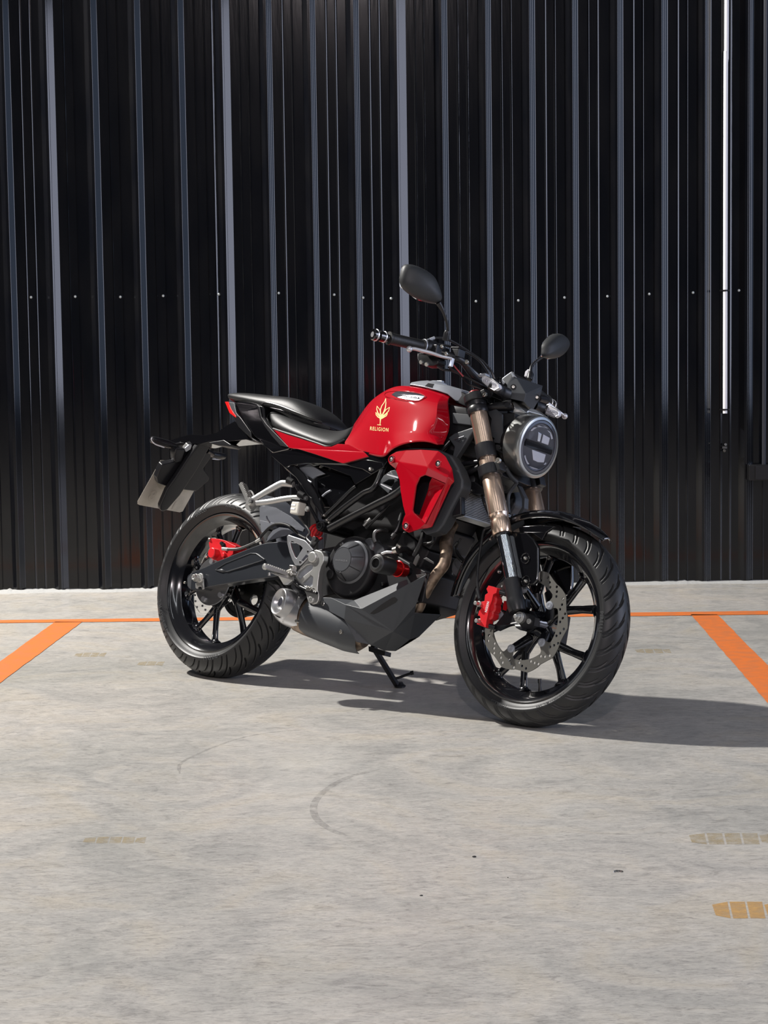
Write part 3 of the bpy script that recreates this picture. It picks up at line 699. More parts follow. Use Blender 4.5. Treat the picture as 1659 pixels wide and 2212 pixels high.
# front brake hose
b=MB(); b.tube([fk(SY[855]-.05,-.05,-.03),Q(0,1040,1060,-.06),Q(9,1440,60,-.075),Q(9,1340,150,-.085),Q(9,1300,330,-.095),Q(9,1262,560,-.10),Q(9,1248,760,-.105),Q(9,1258,900,-.108),Q(9,1285,1020,-.110)],.0042,n=8,seg=10)
b.make('front_brake_hose','hose_rubber',bike)
b=MB(); b.tube([Q(9,1250,900,-.107),Q(9,1283,1030,-.110)],.0062,seg=12); b.make('hose_fitting','satin_black',bike)
# ---------------------------------------------------------------- fuel tank cover
c2=lambda x,y,l: Q(2,x,y,l)
c8=lambda x,y,l: Q(8,x,y,l)
c1=lambda x,y,l: Q(1,x,y,l)
def mid(p,y,dz,dx=0): return (p[0]+dx,y,p[2]+dz)
cols=[  # shoulder, upper side, side, lower side, skirt
 [(100,650,-.055),(88,690,-.080),(66,738,-.100),(40,780,-.112),(0,832,-.122)],
 [(168,548,-.062),(150,620,-.090),(130,690,-.108),(110,760,-.120),(90,858,-.130)],
 [(240,445,-.070),(232,520,-.100),(215,620,-.118),(200,730,-.128),(190,905,-.140)],
 [(335,372,-.080),(332,450,-.115),(320,570,-.132),(305,720,-.140),(290,935,-.145)],
 [(425,322,-.090),(420,410,-.130),(415,560,-.145),(390,730,-.152),(380,950,-.160)],
 [(505,300,-.098),(505,400,-.142),(500,560,-.155),(455,725,-.172),(415,880,-.200)],
 [(610,305,-.104),(610,410,-.148),(610,560,-.160),(575,725,-.186),(520,822,-.208)],
 [(720,325,-.104),(715,425,-.148),(715,570,-.162),(690,722,-.188),(670,795,-.206)],
 [(825,355,-.100),(800,440,-.145),(810,580,-.160),(765,730,-.180),(775,800,-.196)],
 [(905,378,-.092),(842,445,-.142),(850,585,-.158),(790,735,-.172),(850,825,-.186)],
 [(965,400,-.080),(935,440,-.110),(972,640,-.118),(942,738,-.128),(905,832,-.145)],
]
rows=[]
nC=len(cols)
side=[[c2(*cols[i][r]) for i in range(nC)] for r in range(5)]
sp=[mid(side[0][i],0,.012+(.006 if 3<i<8 else 0)) for i in range(nC)]
sh=[mid(side[0][i],side[0][i][1]*.55,.009) for i in range(nC)]
rows=[[ (p[0],-p[1],p[2]) for p in r_] for r_ in side[::-1]]+[[(p[0],-p[1],p[2]) for p in sh],sp,sh]+side
b=grid(rows)
def cr(a,b_,e):
    return 0
n=nC; R_=len(rows)
b0=grid(rows)
tank=b0.make('fuel_tank','red_paint',bike,weld=1e-5)
def vid(r,c): return r*n+c
crease={}
for sgn_r in (range(R_),):
    for r in range(R_-1):
        k=(vid(r,9),vid(r+1,9)); crease[tuple(sorted(k))]=1     # facet in front of the knee recess
        k=(vid(r,10),vid(r+1,10)); crease[tuple(sorted(k))]=1
for c_ in range(n-1):
    for r in (0,R_-1): crease[tuple(sorted((vid(r,c_),vid(r,c_+1))))]=1
    if c_>=4:
        for r in (1,R_-2): crease[tuple(sorted((vid(r,c_),vid(r,c_+1))))]=.7
    for r in (4,R_-5):
        crease[tuple(sorted((vid(r,c_),vid(r,c_+1))))]=.6
at=tank.data.attributes.new('crease_edge','FLOAT','EDGE')
for i,e in enumerate(tank.data.edges): at.data[i].value=crease.get(tuple(sorted(e.vertices)),0)
md=tank.modifiers.new('s','SUBSURF'); md.levels=md.render_levels=3
md=tank.modifiers.new('t','SOLIDIFY'); md.thickness=.004; md.offset=-1
bpy.context.view_layer.update()
def bvh_of(o):
    dg=bpy.context.evaluated_depsgraph_get(); me=o.evaluated_get(dg).to_mesh(); t=BVHTree.FromPolygons([v.co.copy() for v in me.vertices],[tuple(p.vertices) for p in me.polygons]); return t
TB=bvh_of(tank)
def onto(tree,p,off=.0006,dirn=(0,1,0)):
    d=V3(dirn).normalized(); o_=V3(p)-d*.5; hit=tree.ray_cast(o_,d)
    if hit[0] is None: return None
    return hit[0]-d*off
def seen_on(tree,k,x,y,off=.0006):
    o_,d=_ray(k,x,y); o_=RB.T@(o_-T0); d=RB.T@d; hit=tree.ray_cast(V3(o_),V3(d).normalized())
    if hit[0] is None: return None
    nn=hit[1]; 
    if nn.dot(V3(d))>0: nn=-nn
    return hit[0]+nn*off
def decal(name,polys,tree,k,m,par,off=.0006,sub=2):
    b=MB(); allv=[];allf=[]
    for P_ in polys:
        tri=geometry.tessellate_polygon([[Vector((x,y,0)) for x,y in P_]])
        bm=bmesh.new(); vs=[bm.verts.new((x,y,0)) for x,y in P_]
        for t in tri:
            try: bm.faces.new([vs[i] for i in t])
            except ValueError: pass
        for _ in range(sub):
            bmesh.ops.subdivide_edges(bm,edges=bm.edges[:],cuts=1,use_grid_fill=True)
        bmesh.ops.triangulate(bm,faces=bm.faces); bm.verts.index_update()
        pts=[seen_on(tree,k,v_.co.x,v_.co.y,off) for v_ in bm.verts]
        f=[tuple(v_.index for v_ in fc.verts) for fc in bm.faces if all(pts[v_.index] is not None for v_ in fc.verts)]
        b.add([p if p is not None else (0,0,0) for p in pts],f); bm.free()
    b2=MB(); used=sorted({i for f_ in b.f for i in f_}); mp={u:i for i,u in enumerate(used)}
    b2.v=[b.v[i] for i in used]; b2.f=[tuple(mp[i] for i in f_) for f_ in b.f]
    return b2.make(name,m,par,smooth=180)
# leaf emblem in gold
def stroke(P,w0,w1=None):
    P=[np.array(p,float) for p in P]; n=len(P); L_=[];R__=[]
    for i,p in enumerate(P):
        t=P[min(i+1,n-1)]-P[max(i-1,0)]; t=t/np.linalg.norm(t); nn=np.array([-t[1],t[0]]); q=i/(n-1); wd=(w0*(1-q)+(w0 if w1 is None else w1)*q)*.58+1
        L_.append(tuple(p+nn*wd)); R__.append(tuple(p-nn*wd))
    return L_+R__[::-1]
em=[stroke([(648,608),(632,650),(604,690),(589,735),(592,770),(604,800)],2,10),stroke([(648,608),(649,660),(645,700),(632,745),(606,800)],2,12),
    stroke([(553,690),(550,725),(562,765),(596,806)],2,12),stroke([(553,690),(582,728),(590,755),(588,775)],2,8),
    stroke([(690,703),(678,745),(650,775),(606,808)],2,12),stroke([(690,703),(650,730),(628,760),(610,790)],2,9),
    stroke([(540,757),(543,785),(563,808),(598,824)],2,12),stroke([(540,757),(560,785),(598,812)],2,9),stroke([(668,768),(655,795),(602,824)],2,12),stroke([(668,768),(635,792),(604,812)],2,9),
    [(572,808),(598,800),(626,810),(612,822),(597,834),(593,860),(590,890),(582,890),(584,860),(583,834)],stroke([(556,892),(597,896)],5)]
decal('leaf_emblem',em,TB,16,'gold_print',tank)
def text_seen(name,txt,k,x0,y0,x1,y1,size,tree,m,par,off=.0006,bold=True,space=1.25,shear=0):
    v,f=text_mesh(txt,1,bold,space); xs_=[p[0] for p in v]; wd=max(xs_)-min(xs_); cx=(max(xs_)+min(xs_))/2
    u=np.array([x1-x0,y1-y0],float); L_=np.hypot(*u); sc_=L_/wd; c0=np.array([(x0+x1)/2,(y0+y1)/2]); n_=np.array([u[1],-u[0]])/L_
    if n_[1]>0: n_=-n_
    pts=[seen_on(tree,k,*(c0+u*((p[0]-cx)/wd)+n_*p[1]*size),off) for p in v]
    b=MB(); ok=[q is not None for q in pts]; b.add([q if q is not None else pts[ok.index(True)] for q in pts],[t for t in f if all(ok[i] for i in t)])
    return b.make(name,m,par,smooth=180)
text_seen('tank_lettering','RELIGION',2,248,688,412,702,46,TB,'gold_print',tank)
# slot with badge in the shoulder
slot=[(375,385),(390,368),(430,356),(500,352),(620,362),(700,378),(745,402),(735,416),(700,434),(660,446),(620,446),(520,432),(440,414),(395,404)]
decal('tank_slot',[[(470,402),(440,385),(470,362),(500,356),(620,366),(700,382),(740,400),(660,396),(600,392),(540,400),(497,412)]],TB,2,'lamp_inner',tank,.0010)
decal('tank_badge',[[(497,411),(540,399),(600,391),(660,394),(715,400),(738,404),(715,424),(690,440),(650,440),(600,434),(540,424)]],TB,2,'badge_print',tank,.0022)
text_seen('badge_lettering','HONDA',2,560,406,695,424,22,TB,'lamp_inner',tank,.0030)
pts=[seen_on(TB,2,x,y,.0006) for x,y in slot]; b=MB(); b.tube([p for p in pts+pts[:1] if p is not None],.0019,n=6,seg=8,cap=False); b.make('slot_edge','red_paint',tank)
# grey cover on top of the tank
def side_rows(specs,fn): return [[fn(*p) for p in r_] for r_ in specs]
r1=[c2(*p) for p in [(605,300,-.100),(660,308,-.100),(750,325,-.100),(850,352,-.097),(940,382,-.088),(1010,440,-.078)]]
r2=[c2(*p) for p in [(618,284,-.085),(690,279,-.085),(790,288,-.085),(880,306,-.083),(965,330,-.078),(1030,445,-.070)]]
r3=[c2(*p) for p in [(700,272,-.065),(760,268,-.065),(850,285,-.063),(940,312,-.060),(1060,350,-.056),(1130,440,-.052)]]
r4=[mid(p,0,.004) for p in r3]
half=[r1,r2,r3]
rows=half+[r4]+[[(p[0],-p[1],p[2]) for p in r_] for r_ in half[::-1]]
b=grid(rows); tc_=b.make('tank_top_cover','trim_grey',tank,solid=.004,bevel=.0015,offset=1)
r1=[c2(*p) for p in [(1008,440,-.080),(1015,425,-.080),(965,345,-.080)]]
b=MB(); b.plate([c2(960,330,-.071),c2(1062,352,-.060),c2(1125,390,-.060),c2(1130,470,-.062),c2(1105,490,-.066),c2(1010,450,-.075)],(),.015); b.mirror()
b.add([c2(940,314,-.060),c2(1060,350,-.060),c2(1130,400,-.058)]+[(p[0],-p[1],p[2]) for p in (c2(940,314,-.060),c2(1060,350,-.060),c2(1130,400,-.058))],[(0,1,4,3),(1,2,5,4)])
b.make('tank_front_cover','satin_black',tank,bevel=.003)
b=MB(); p=c2(770,280,-.02); b.lathe([(0,.010),(.018,.010),(.026,.007),(.031,.004),(.033,-.004)],(p[0]+.02,0,r4[1][2]+.002),(0,0,1),48); b.box((p[0]+.02,0,r4[1][2]+.012),.040,.012,.006); b.make('filler_cap','trim_grey',tank,bevel=.001)
CB=bvh_of(tc_)
decal('cover_panel',[[(726,320),(802,336),(822,290),(768,281)]],CB,2,'satin_black',tank,.0008)
# ---------------------------------------------------------------- red side covers under the rider's seat
def both(name,m,par,fn,**kw):
    o=None
    for sg in(1,-1):
        b=fn(); 
        if sg<0: b.xf(lambda p:(p[0],-p[1],p[2]))
        o_=b.make(name,m,par,**kw); o=o or o_
    return o
def f_():
    b=MB(); b.plate([c8(498,445,-.128),c8(620,488,-.132),c8(760,530,-.136),c8(900,578,-.140),c8(965,600,-.142),c8(1020,600,-.142),c8(1075,575,-.142),c8(1180,580,-.144),c8(1310,648,-.146),c8(1350,690,-.146),c8(1130,750,-.146),c8(1110,748,-.146),c8(860,665,-.142),c8(720,622,-.138),c8(640,612,-.134)],(),.02); return b
scv=both('side_cover','red_paint',bike,f_,bevel=.004,seg=4)
def f_():
    b=MB(); b.plate([c8(1130,752,-.140),c8(1345,692,-.142),c8(1300,640,-.142),c8(1390,660,-.142),c8(1500,690,-.142),c8(1520,730,-.142),c8(1480,790,-.142),c8(1380,850,-.140),c8(1235,938,-.136),c8(1225,930,-.136),c8(1190,862,-.134),c8(1000,790,-.132),c8(860,750,-.132),c8(790,748,-.132),c8(640,768,-.128),c8(605,790,-.126),c8(480,680,-.120),c8(486,660,-.118),c8(610,640,-.124),c8(722,617,-.130),c8(800,645,-.134),c8(1000,705,-.138)],(),.012); return b
sp_=both('frame_side_panel','gloss_black',bike,f_,bevel=.004,seg=4)
b=MB(); b.plate([c8(1120,748,-.1405),c8(1310,712,-.1425),c8(1480,745,-.1425),c8(1490,785,-.1425),c8(1375,852,-.1405),c8(1290,800,-.144),c8(1180,775,-.143)],(),.006)
b.make('panel_facet','gloss_black',sp_,bevel=.003,seg=3)
bolt('panel_bolt',c8(1370,803,-.146),YN,.0062,'steel',sp_,dome=True)
# ---------------------------------------------------------------- seats
def section_grid(cols_,fn,spdz,extra=None,name='',m='',par=None,sub=2,under=.03):
    n=len(cols_[0]); side=[[fn(*c[r]) for c in cols_] for r in range(n)]
    sp=[mid(side[0][i],0,spdz[i]) for i in range(len(cols_))]; sh=[mid(side[0][i],side[0][i][1]*.5,spdz[i]*.85) for i in range(len(cols_))]
    bot=[(p[0],p[1]*.85,p[2]-under*.4) for p in side[-1]]
    rows=[bot]+side[::-1]+[sh,sp]; rows=rows+[[(p[0],-p[1],p[2]) for p in r_] for r_ in rows[-2::-1]]
    b=grid(rows); nc=len(cols_); nr=len(rows)
    b.f.append(tuple(r*nc for r in range(nr))); b.f.append(tuple(r*nc+nc-1 for r in range(nr))[::-1])
    # underside
    for c_ in range(nc-1): b.f.append((c_,c_+1,(nr-1)*nc+c_+1,(nr-1)*nc+c_))
    o=b.make(name,m,par,sub=sub,weld=1e-5); return o
cols_=[[(440,262,-.060),(420,285,-.082),(425,320,-.096),(455,385,-.100)],
 [(520,262,-.078),(500,310,-.104),(500,370,-.118),(512,428,-.122)],
 [(610,310,-.088),(600,370,-.116),(605,425,-.130),(615,470,-.132)],
 [(740,368,-.096),(725,430,-.124),(730,475,-.136),(740,515,-.137)],
 [(880,414,-.096),(865,480,-.126),(870,525,-.138),(880,562,-.139)],
 [(1000,446,-.090),(985,510,-.120),(985,560,-.134),(985,598,-.135)],
 [(1095,455,-.078),(1080,500,-.104),(1070,545,-.118),(1060,582,-.122)],
 [(1180,425,-.060),(1160,470,-.082),(1145,510,-.096),(1130,540,-.104)],
 [(1235,400,-.045),(1222,440,-.060),(1205,475,-.072),(1190,500,-.080)]]
seat=section_grid(cols_,c8,[.008,.004,0,-.004,-.004,0,.004,.010,.012],name='rider_seat',m='seat_vinyl',par=bike)
b=MB(); P_=[c8(500,440,-.124),c8(620,480,-.130),c8(760,524,-.134),c8(900,572,-.137),c8(985,598,-.137),c8(1060,580,-.124),c8(1140,540,-.108)]; b.tube(P_,.004,n=6,seg=10); b.mirror().make('seat_piping','hose_rubber',seat)
cols_=[[(72,138,-.030),(70,142,-.040),(78,150,-.040)],
 [(110,112,-.055),(100,135,-.070),(112,160,-.072)],
 [(250,114,-.072),(235,150,-.090),(245,185,-.092)],
 [(400,132,-.082),(385,180,-.100),(392,222,-.102)],
 [(520,142,-.086),(505,195,-.102),(510,238,-.104)],
 [(640,150,-.086),(630,225,-.102),(640,285,-.106)],
 [(740,195,-.082),(735,270,-.098),(745,330,-.102)],
 [(830,262,-.074),(830,320,-.088),(840,370,-.092)],
 [(920,325,-.058),(925,360,-.070),(935,385,-.074)]]
ps=section_grid(cols_,c8,[.002,.004,.006,.006,.006,.004,.004,.004,.002],name='passenger_seat',m='seat_vinyl',par=bike)
b=MB(); P_=[c8(395,222,-.108),c8(440,205,-.112),c8(560,235,-.112),c8(700,290,-.112),c8(840,345,-.104),c8(935,382,-.086)]
b.tube(P_,.0030,n=6,seg=8); b.mirror().make('seat_piping','hose_rubber',ps)
b=MB(); b.plate([c8(440,240,-.098),c8(560,262,-.100),c8(700,325,-.102),c8(840,378,-.098),c8(950,400,-.080),c8(1010,430,-.07),c8(1000,460,-.07),c8(850,430,-.09),c8(640,340,-.095),c8(520,280,-.095)],(),.03); b.mirror().make('seat_base','satin_black',ps,bevel=.004)
# ---------------------------------------------------------------- tail unit
def f_():
    b=MB()
    P_=[c8(155,205,-.085),c8(200,190,-.090),c8(300,200,-.098),c8(352,216,-.104),c8(400,240,-.110),c8(415,262,-.110),c8(420,330,-.114),c8(455,400,-.120),c8(520,480,-.126),c8(645,612,-.130),c8(630,628,-.128),c8(500,660,-.120),c8(480,650,-.118),c8(400,580,-.112),c8(370,540,-.104),c8(320,500,-.10),c8(295,455,-.098),c8(245,380,-.094),c8(200,300,-.088)]
    b.plate(P_,(),.055); return b
tl=both('tail_cowl','gloss_black',bike,f_,bevel=.012,seg=5)
def f_():
    b=MB(); b.plate([c8(350,218,-.107),c8(375,238,-.112),c8(392,330,-.117),c8(440,400,-.123),c8(640,606,-.1325),c8(560,590,-.130),c8(480,500,-.126),c8(420,420,-.121),c8(370,320,-.113)],(),.01); return b
both('tail_seam','satin_black',tl,f_,bevel=.002)
b=MB(); b.plate([c8(160,215,-.07),c8(160,280,-.07),c8(215,350,-.08),c8(300,470,-.085),c8(300,515,-.085),c8(370,560,-.085),c8(330,560,-.08),c8(180,420,-.07),c8(120,300,-.06),c8(100,200,-.06)],(),.12); b.make('tail_underside','satin_black',tl,bevel=.006,seg=3)
b=MB(); b.plate([c8(62,197,-.055),c8(95,196,-.060),c8(118,262,-.066),c8(165,330,-.072),c8(160,342,-.072),c8(105,300,-.064)],(),.11); b.make('tail_light','tail_red',tl,bevel=.004,seg=3)
b=MB(); b.plate([c8(95,196,-.061),c8(150,205,-.070),c8(165,290,-.075),c8(200,340,-.078),c8(165,328,-.074),c8(120,262,-.068)],(),.10); b.make('tail_light_bezel','dark_grey_plastic',tl,bevel=.003)
# boom and number plate hanger
b=MB(); P_=[c1(735,290,-.035),c1(660,330,-.038),c1(590,380,-.036),c1(510,400,-.034),c1(400,392,-.030),c1(330,410,-.028),c1(265,432,-.026),c1(262,455,-.026),c1(330,470,-.028),c1(400,462,-.030),c1(480,460,-.034),c1(560,440,-.036),c1(650,445,-.038),c1(800,430,-.042),c1(850,440,-.042),c1(880,400,-.045),c1(830,330,-.045)]
b.plate(P_,(),.07); hg=b.make('plate_hanger','gloss_black',bike,bevel=.006,seg=4)
b=MB(); b.plate([c1(720,300,-.048),c1(760,260,-.055),c1(860,390,-.06),c1(835,400,-.055)],(),.02); b.plate([c1(640,430,-.040),c1(695,465,-.040),c1(680,480,-.040),c1(600,470,-.038),c1(520,450,-.036)],(),.05); b.make('hanger_bracket','satin_black',hg,bevel=.003)
PN=np.array([.888,0,-.46]); PN/=np.linalg.norm(PN); PP=np.array([-.385,0,.606])
QPp=lambda x,y,o_: QP(1,x,y,PP+PN*o_,PN)
b=MB(); b.plate([QPp(190,580,0),QPp(25,872,0),QPp(24,892,0),QPp(40,900,0),QPp(325,952,0),QPp(348,945,0),QPp(505,660,0),QPp(495,640,0),QPp(205,578,0)],(),.0018,d=-PN,proj='yz')
npl=b.make('number_plate','plate_back',hg,bevel=.0006)
b=MB()
for txt,x,y,s_ in(('8',130,835,.055),('1',285,905,.045)):
    v,f=text_mesh(txt,s_,True); c0=np.array(QPp(x,y,.0008)); u=np.array([0,-1,0.])*1; wv=np.array([.46,0,.888])
    b.add([c0-u*(-p[0])*1+wv*p[1] for p in v],f)
mat('plate_emboss',(.42,.38,.33),.5,.4); b.make('plate_digit_embossing','plate_emboss',npl,smooth=180)
def hz(pts,o_,th,name,m,par,**kw):
    b=MB(); b.plate([QPp(x,y,o_) for x,y in pts],(),th,d=-PN,proj='yz'); return b.make(name,m,par,**kw)
hz([(200,610),(290,590),(395,470),(470,455),(548,480),(552,560),(495,640),(538,700),(535,725),(445,803),(380,795),(240,770),(170,745),(162,705),(180,650)],.032,.024,'plate_holder','satin_black',hg,bevel=.006,seg=3)
hz([(470,455),(545,482),(450,650),(330,830),(240,935),(205,948),(186,935),(186,905),(235,790),(300,700),(390,560)],.055,.020,'mudflap','satin_black',hg,bevel=.005,seg=3)
hz([(285,540),(300,500),(370,500),(345,590),(310,600),(290,590)],.04,.03,'holder_neck','satin_black',hg,bevel=.005)
hz([(365,495),(395,468),(415,470),(405,500),(372,520)],.062,.006,'reflector','trim_grey',hg,bevel=.002)
# rear indicators
b=MB(); b.tube([c1(330,465,-.03),c1(290,475,-.075),c1(250,468,-.105)],.009,seg=14); rs=b.make('rear_indicator','satin_black',bike)
b=MB(); b.tube([c1(300,478,-.075),c1(240,462,-.105),c1(180,444,-.140),c1(128,430,-.168),c1(120,428,-.172)],[.011,.0165,.0165,.0145,.008],seg=18,ry=.8); b.make('indicator_body','satin_black',rs)
b=MB(); b.tube([c1(215,486,-.125),c1(150,462,-.160),c1(124,432,-.176),c1(128,416,-.176)],.0022,n=5,seg=8); b.make('indicator_lens','clear_lens',rs)
b=MB(); b.tube([c1(520,510,.04),c1(560,535,.09)],.009,seg=14); rs=b.make('rear_indicator','satin_black',bike)
b=MB(); b.tube([c1(535,530,.085),c1(600,545,.13),c1(634,550,.165)],[.011,.016,.014],seg=18,ry=.8); b.make('indicator_body','satin_black',rs)
b=MB(); b.tube([c1(560,568,.10),c1(610,572,.14),c1(636,560,.165)],.002,n=4,seg=8); b.make('indicator_lens','clear_lens',rs)
# ---------------------------------------------------------------- radiator shroud
def f_trim():
    b=MB(); b.plate([c2(430,905,-.165),c2(480,878,-.165),c2(600,858,-.163),c2(830,866,-.160),c2(965,928,-.155),c2(1035,1040,-.150),c2(1075,1150,-.148),c2(1070,1225,-.148),c2(1010,1335,-.148),c2(905,1545,-.150),c2(850,1612,-.152),c2(745,1640,-.156),c2(700,1590,-.158),c2(640,1400,-.162),c2(520,1150,-.165)],(),.045); return b
shd=both('radiator_shroud_frame','dark_grey_plastic',bike,f_trim,bevel=.006,seg=4)
# red faceted shell: numbered corner points and facets
PT={'a':(402,962,-.192),'b':(425,925,-.197),'c':(480,893,-.198),'d':(570,874,-.196),'e':(700,871,-.192),'f':(860,885,-.184),'g':(925,935,-.176),'h':(985,1050,-.170),'i':(1004,1165,-.172),'j':(975,1196,-.176),
 'k':(800,1572,-.176),'l':(760,1584,-.176),'m':(690,1590,-.178),'n':(590,1622,-.180),'o':(550,1602,-.180),'p':(530,1545,-.180),'q':(545,1490,-.182),'r':(560,1455,-.184),'s':(540,1380,-.184),'t':(516,1240,-.186),'u':(508,1150,-.188),'v':(470,1050,-.190),'w':(415,1005,-.190),
 'R1':(500,985,-.204),'R2':(760,1030,-.216),'R3':(945,1125,-.200),
 'W1':(735,1105,-.214),'W2':(690,1125,-.210),'W3':(655,1200,-.206),'W4':(625,1420,-.194),'W5':(640,1452,-.192),'W6':(745,1542,-.186),'W7':(925,1185,-.194),'W8':(805,1128,-.210)}
FC_=['abR1w','bcdR1','deR2R1','efR2','fgR2','ghR3R2','hiR3','ijW7R3','jkW7','kW6W7','klmW6','mnopqW5W6','qrsW4W5','stW3W4','tuW3','uvR1W2W3','vwR1','R1R2W1W2','R2R3W7W8W1']
import re as _re
def f_():
    names=list(PT); b=MB(); b.add([c2(*PT[k]) for k in names],[tuple(names.index(t) for t in _re.findall(r'[A-Z]\d|[a-z]',s_)) for s_ in FC_]); return b
rsh=both('radiator_shroud','red_paint',bike,f_,solid=.006,bevel=.0028,seg=3,offset=-1,limit=8)
def f_():
    b=MB(); b.add([c2(*PT[k]) for k in('W8','W7','W6','W5')]+[c2(785,1168,-.165),c2(775,1235,-.165),c2(705,1435,-.165),c2(690,1470,-.166)],[(0,1,5,4),(1,2,7,6,5),(2,3,7)]); return b
both('shroud_scoop','red_paint',rsh,f_,solid=.003,bevel=.0015,offset=-1)
def f_():
    b=MB(); b.plate([c2(700,1100,-.166),c2(800,1130,-.163),c2(790,1240,-.163),c2(720,1450,-.163),c2(610,1450,-.168),c2(640,1180,-.168)],(),.004); return b
both('scoop_mesh','satin_black',rsh,f_)
for x,y,l in((440,962,-.200),(858,1003,-.206),(570,1562,-.186)):
    b=MB(); b.lathe([(0,-.003),(.0075,-.003),(.0115,.0015),(.0125,.0)],V3(c2(x,y,l)),YN,28) if False else b.ring([(.0090,.0020),(.0112,.0032),(.0130,.0015),(.0112,-.001)],c2(x,y,l),YN,32)
    b.make('bolt_collar','red_paint',rsh)
    b=MB(); b.lathe([(0,.0008),(.0100,.0008),(.0100,-.002)],c2(x,y,l),YN,28); b.make('bolt_recess','lamp_inner',rsh)
    bolt('shroud_bolt',c2(x,y,l),YN,.0058,'steel',rsh,h=.0022,dome=True)
# ---------------------------------------------------------------- radiator
XR=1.035
cx_=lambda x,y: QX(7,x,y,XR)
A_,B_,C_,D_=map(np.array,(cx_(150,1050),cx_(445,1168),cx_(400,1432),cx_(30,1330)))
ylo,yhi=-.115,.115; zt=(A_[2]+B_[2])/2; zb=(C_[2]+D_[2])/2; RA=R(14)
rz=np.array([math.sin(RA)*-1,0,math.cos(RA)]); rx=np.array([math.cos(RA),0,math.sin(RA)])
rc=np.array([XR,0,(zt+zb)/2]); H_=abs(zt-zb)
b=MB()
ax=(V3(rx),Vector((0,1,0)),V3(rz))
b.box(rc-rx*.012,.020,.23,H_,ax); rad=b.make('radiator','radiator_fin',bike)
b=MB()
for i in range(17): b.box(rc+rz*(-H_/2+H_*(i+.5)/17),.008,.226,.0022,ax)
b.make('cooling_fin_core','radiator_frame',rad)
b=MB()
for s_ in(-1,1): b.box(rc+rz*s_*H_/2-rx*.008,.030,.24,.007,ax)
b.make('radiator_bracket','radiator_frame',rad,bevel=.001)
for s_ in(-1,1): b=MB(); b.box(rc+np.array([0,s_*.125,0])-rx*.008,.034,.022,H_*1.02,ax); b.make('radiator_tank','satin_black',rad,bevel=.004)
c3=lambda x,y,l: Q(3,x,y,l)
c5=lambda x,y,l: Q(5,x,y,l)
c6=lambda x,y,l: Q(6,x,y,l)
c7=lambda x,y,l: Q(7,x,y,l)
c9=lambda x,y,l: Q(9,x,y,l)
c10=lambda x,y,l: Q(10,x,y,l)
c12=lambda x,y,l: Q(12,x,y,l)
c13=lambda x,y,l: Q(13,x,y,l)
c14=lambda x,y,l: Q(14,x,y,l)
c15=lambda x,y,l: Q(15,x,y,l)
neg=lambda p:(p[0],-p[1],p[2])
# ---------------------------------------------------------------- air box and front of the frame, behind and below the tank
b=MB(); P_=[c2(420,860,-.10),c2(900,850,-.10),c2(930,560,-.10),c2(960,470,-.09),c2(1120,500,-.085),c2(1130,600,-.085),c2(1165,690,-.085),c2(1050,760,-.09),c2(1010,900,-.09),c2(930,960,-.09),c2(600,1000,-.09)]
b.plate(P_,(),.18); ab=b.make('air_box','satin_black',bike,bevel=.006,seg=3)
# cast plate ahead of the tank with the triangular mark
b=MB(); b.plate([c2(945,770,-.118),c2(1000,730,-.118),c2(1175,672,-.112),c2(1185,690,-.112),c2(1165,720,-.112),c2(1030,930,-.114),c2(1015,960,-.116),c2(985,930,-.118),c2(1000,850,-.118)],(),.02); b.plate([c2(980,545,-.105),c2(1140,560,-.10),c2(1150,580,-.10),c2(1150,660,-.10),c2(985,640,-.105)],(),.02)
fb=both('frame_casting','dark_grey_plastic',bike,lambda:MB().add(b.v,b.f),bevel=.003,seg=3)
P_=[c2(1000,785,-.1185),c2(1088,755,-.1170),c2(1052,808,-.1180)]; b=MB(); b.tube(P_+P_[:1],.0012,smooth=False,seg=8,cap=False); q=c2(1044,785,-.119); b.lathe([(0,.001),(.0032,.001),(.0034,-.001)],q,YN,16); b.make('triangle_mark','lamp_inner',fb)
b=MB()
for pts in ([(1025,1020),(1120,1000),(1225,985)],[(1040,1100),(1130,1080),(1225,1030)]): b.tube([c2(x,y,-.09) for x,y in pts],.008,seg=12)
b.mirror().make('frame_rib','satin_black',fb)
# ---------------------------------------------------------------- frame
fr=[]
def ftube(pts,r,name='frame_tube',m='frame_black',par=None,mir=True):
    b=MB(); b.tube(pts,r,n=6,seg=18); o=b.make(name,m,par or frame,smooth=40)
    if mir: b2=MB(); b2.tube([neg(p) for p in pts],r,n=6,seg=18); b2.make(name,m,par or frame,smooth=40)
    return o
b=MB(); b.tube([c10(395,1030,-.165),c10(395,1030,-.165) if False else mid(c10(395,1030,-.165),.165,0)],.0165,seg=32)
frame=b.make('frame','frame_black',bike,smooth=40)
q=c10(395,1030,-.165); b=MB(); b.ring([(.0085,-.006),(.0125,-.0065),(.0130,.004),(.0085,.004)],q,YP,40); b.lathe([(0,.002),(.0086,.002),(.0086,.004)],q,YP,24); b.make('pivot_socket','frame_black',frame,smooth=40)
ftube([c10(540,1075,-.158),c10(900,880,-.155),c10(1300,675,-.152),c10(1659,480,-.150),c2(720,1050,-.140),c2(1000,760,-.09)],.0120)
ftube([c10(520,950,-.150),c10(780,730,-.148),c10(1090,500,-.146),c10(1290,375,-.144),c2(400,940,-.12)],.0095)
ftube([c10(465,870,-.145),c10(700,640,-.140),c10(900,440,-.136),c10(975,385,-.134)],.0062)
ftube([c10(450,890,-.125),c10(320,600,-.112),c10(180,330,-.105),c8(640,800,-.100),c8(560,700,-.090),c8(450,560,-.08)],.0080)
ftube([c10(350,960,-.142),c10(200,690,-.140),c10(0,370,-.136)],.0062,m='satin_black')
for x,y in((505,935),(540,975),(462,860)): bolt('frame_bolt',c10(x,y,-.160),YN,.0042,'steel',frame,dome=True)
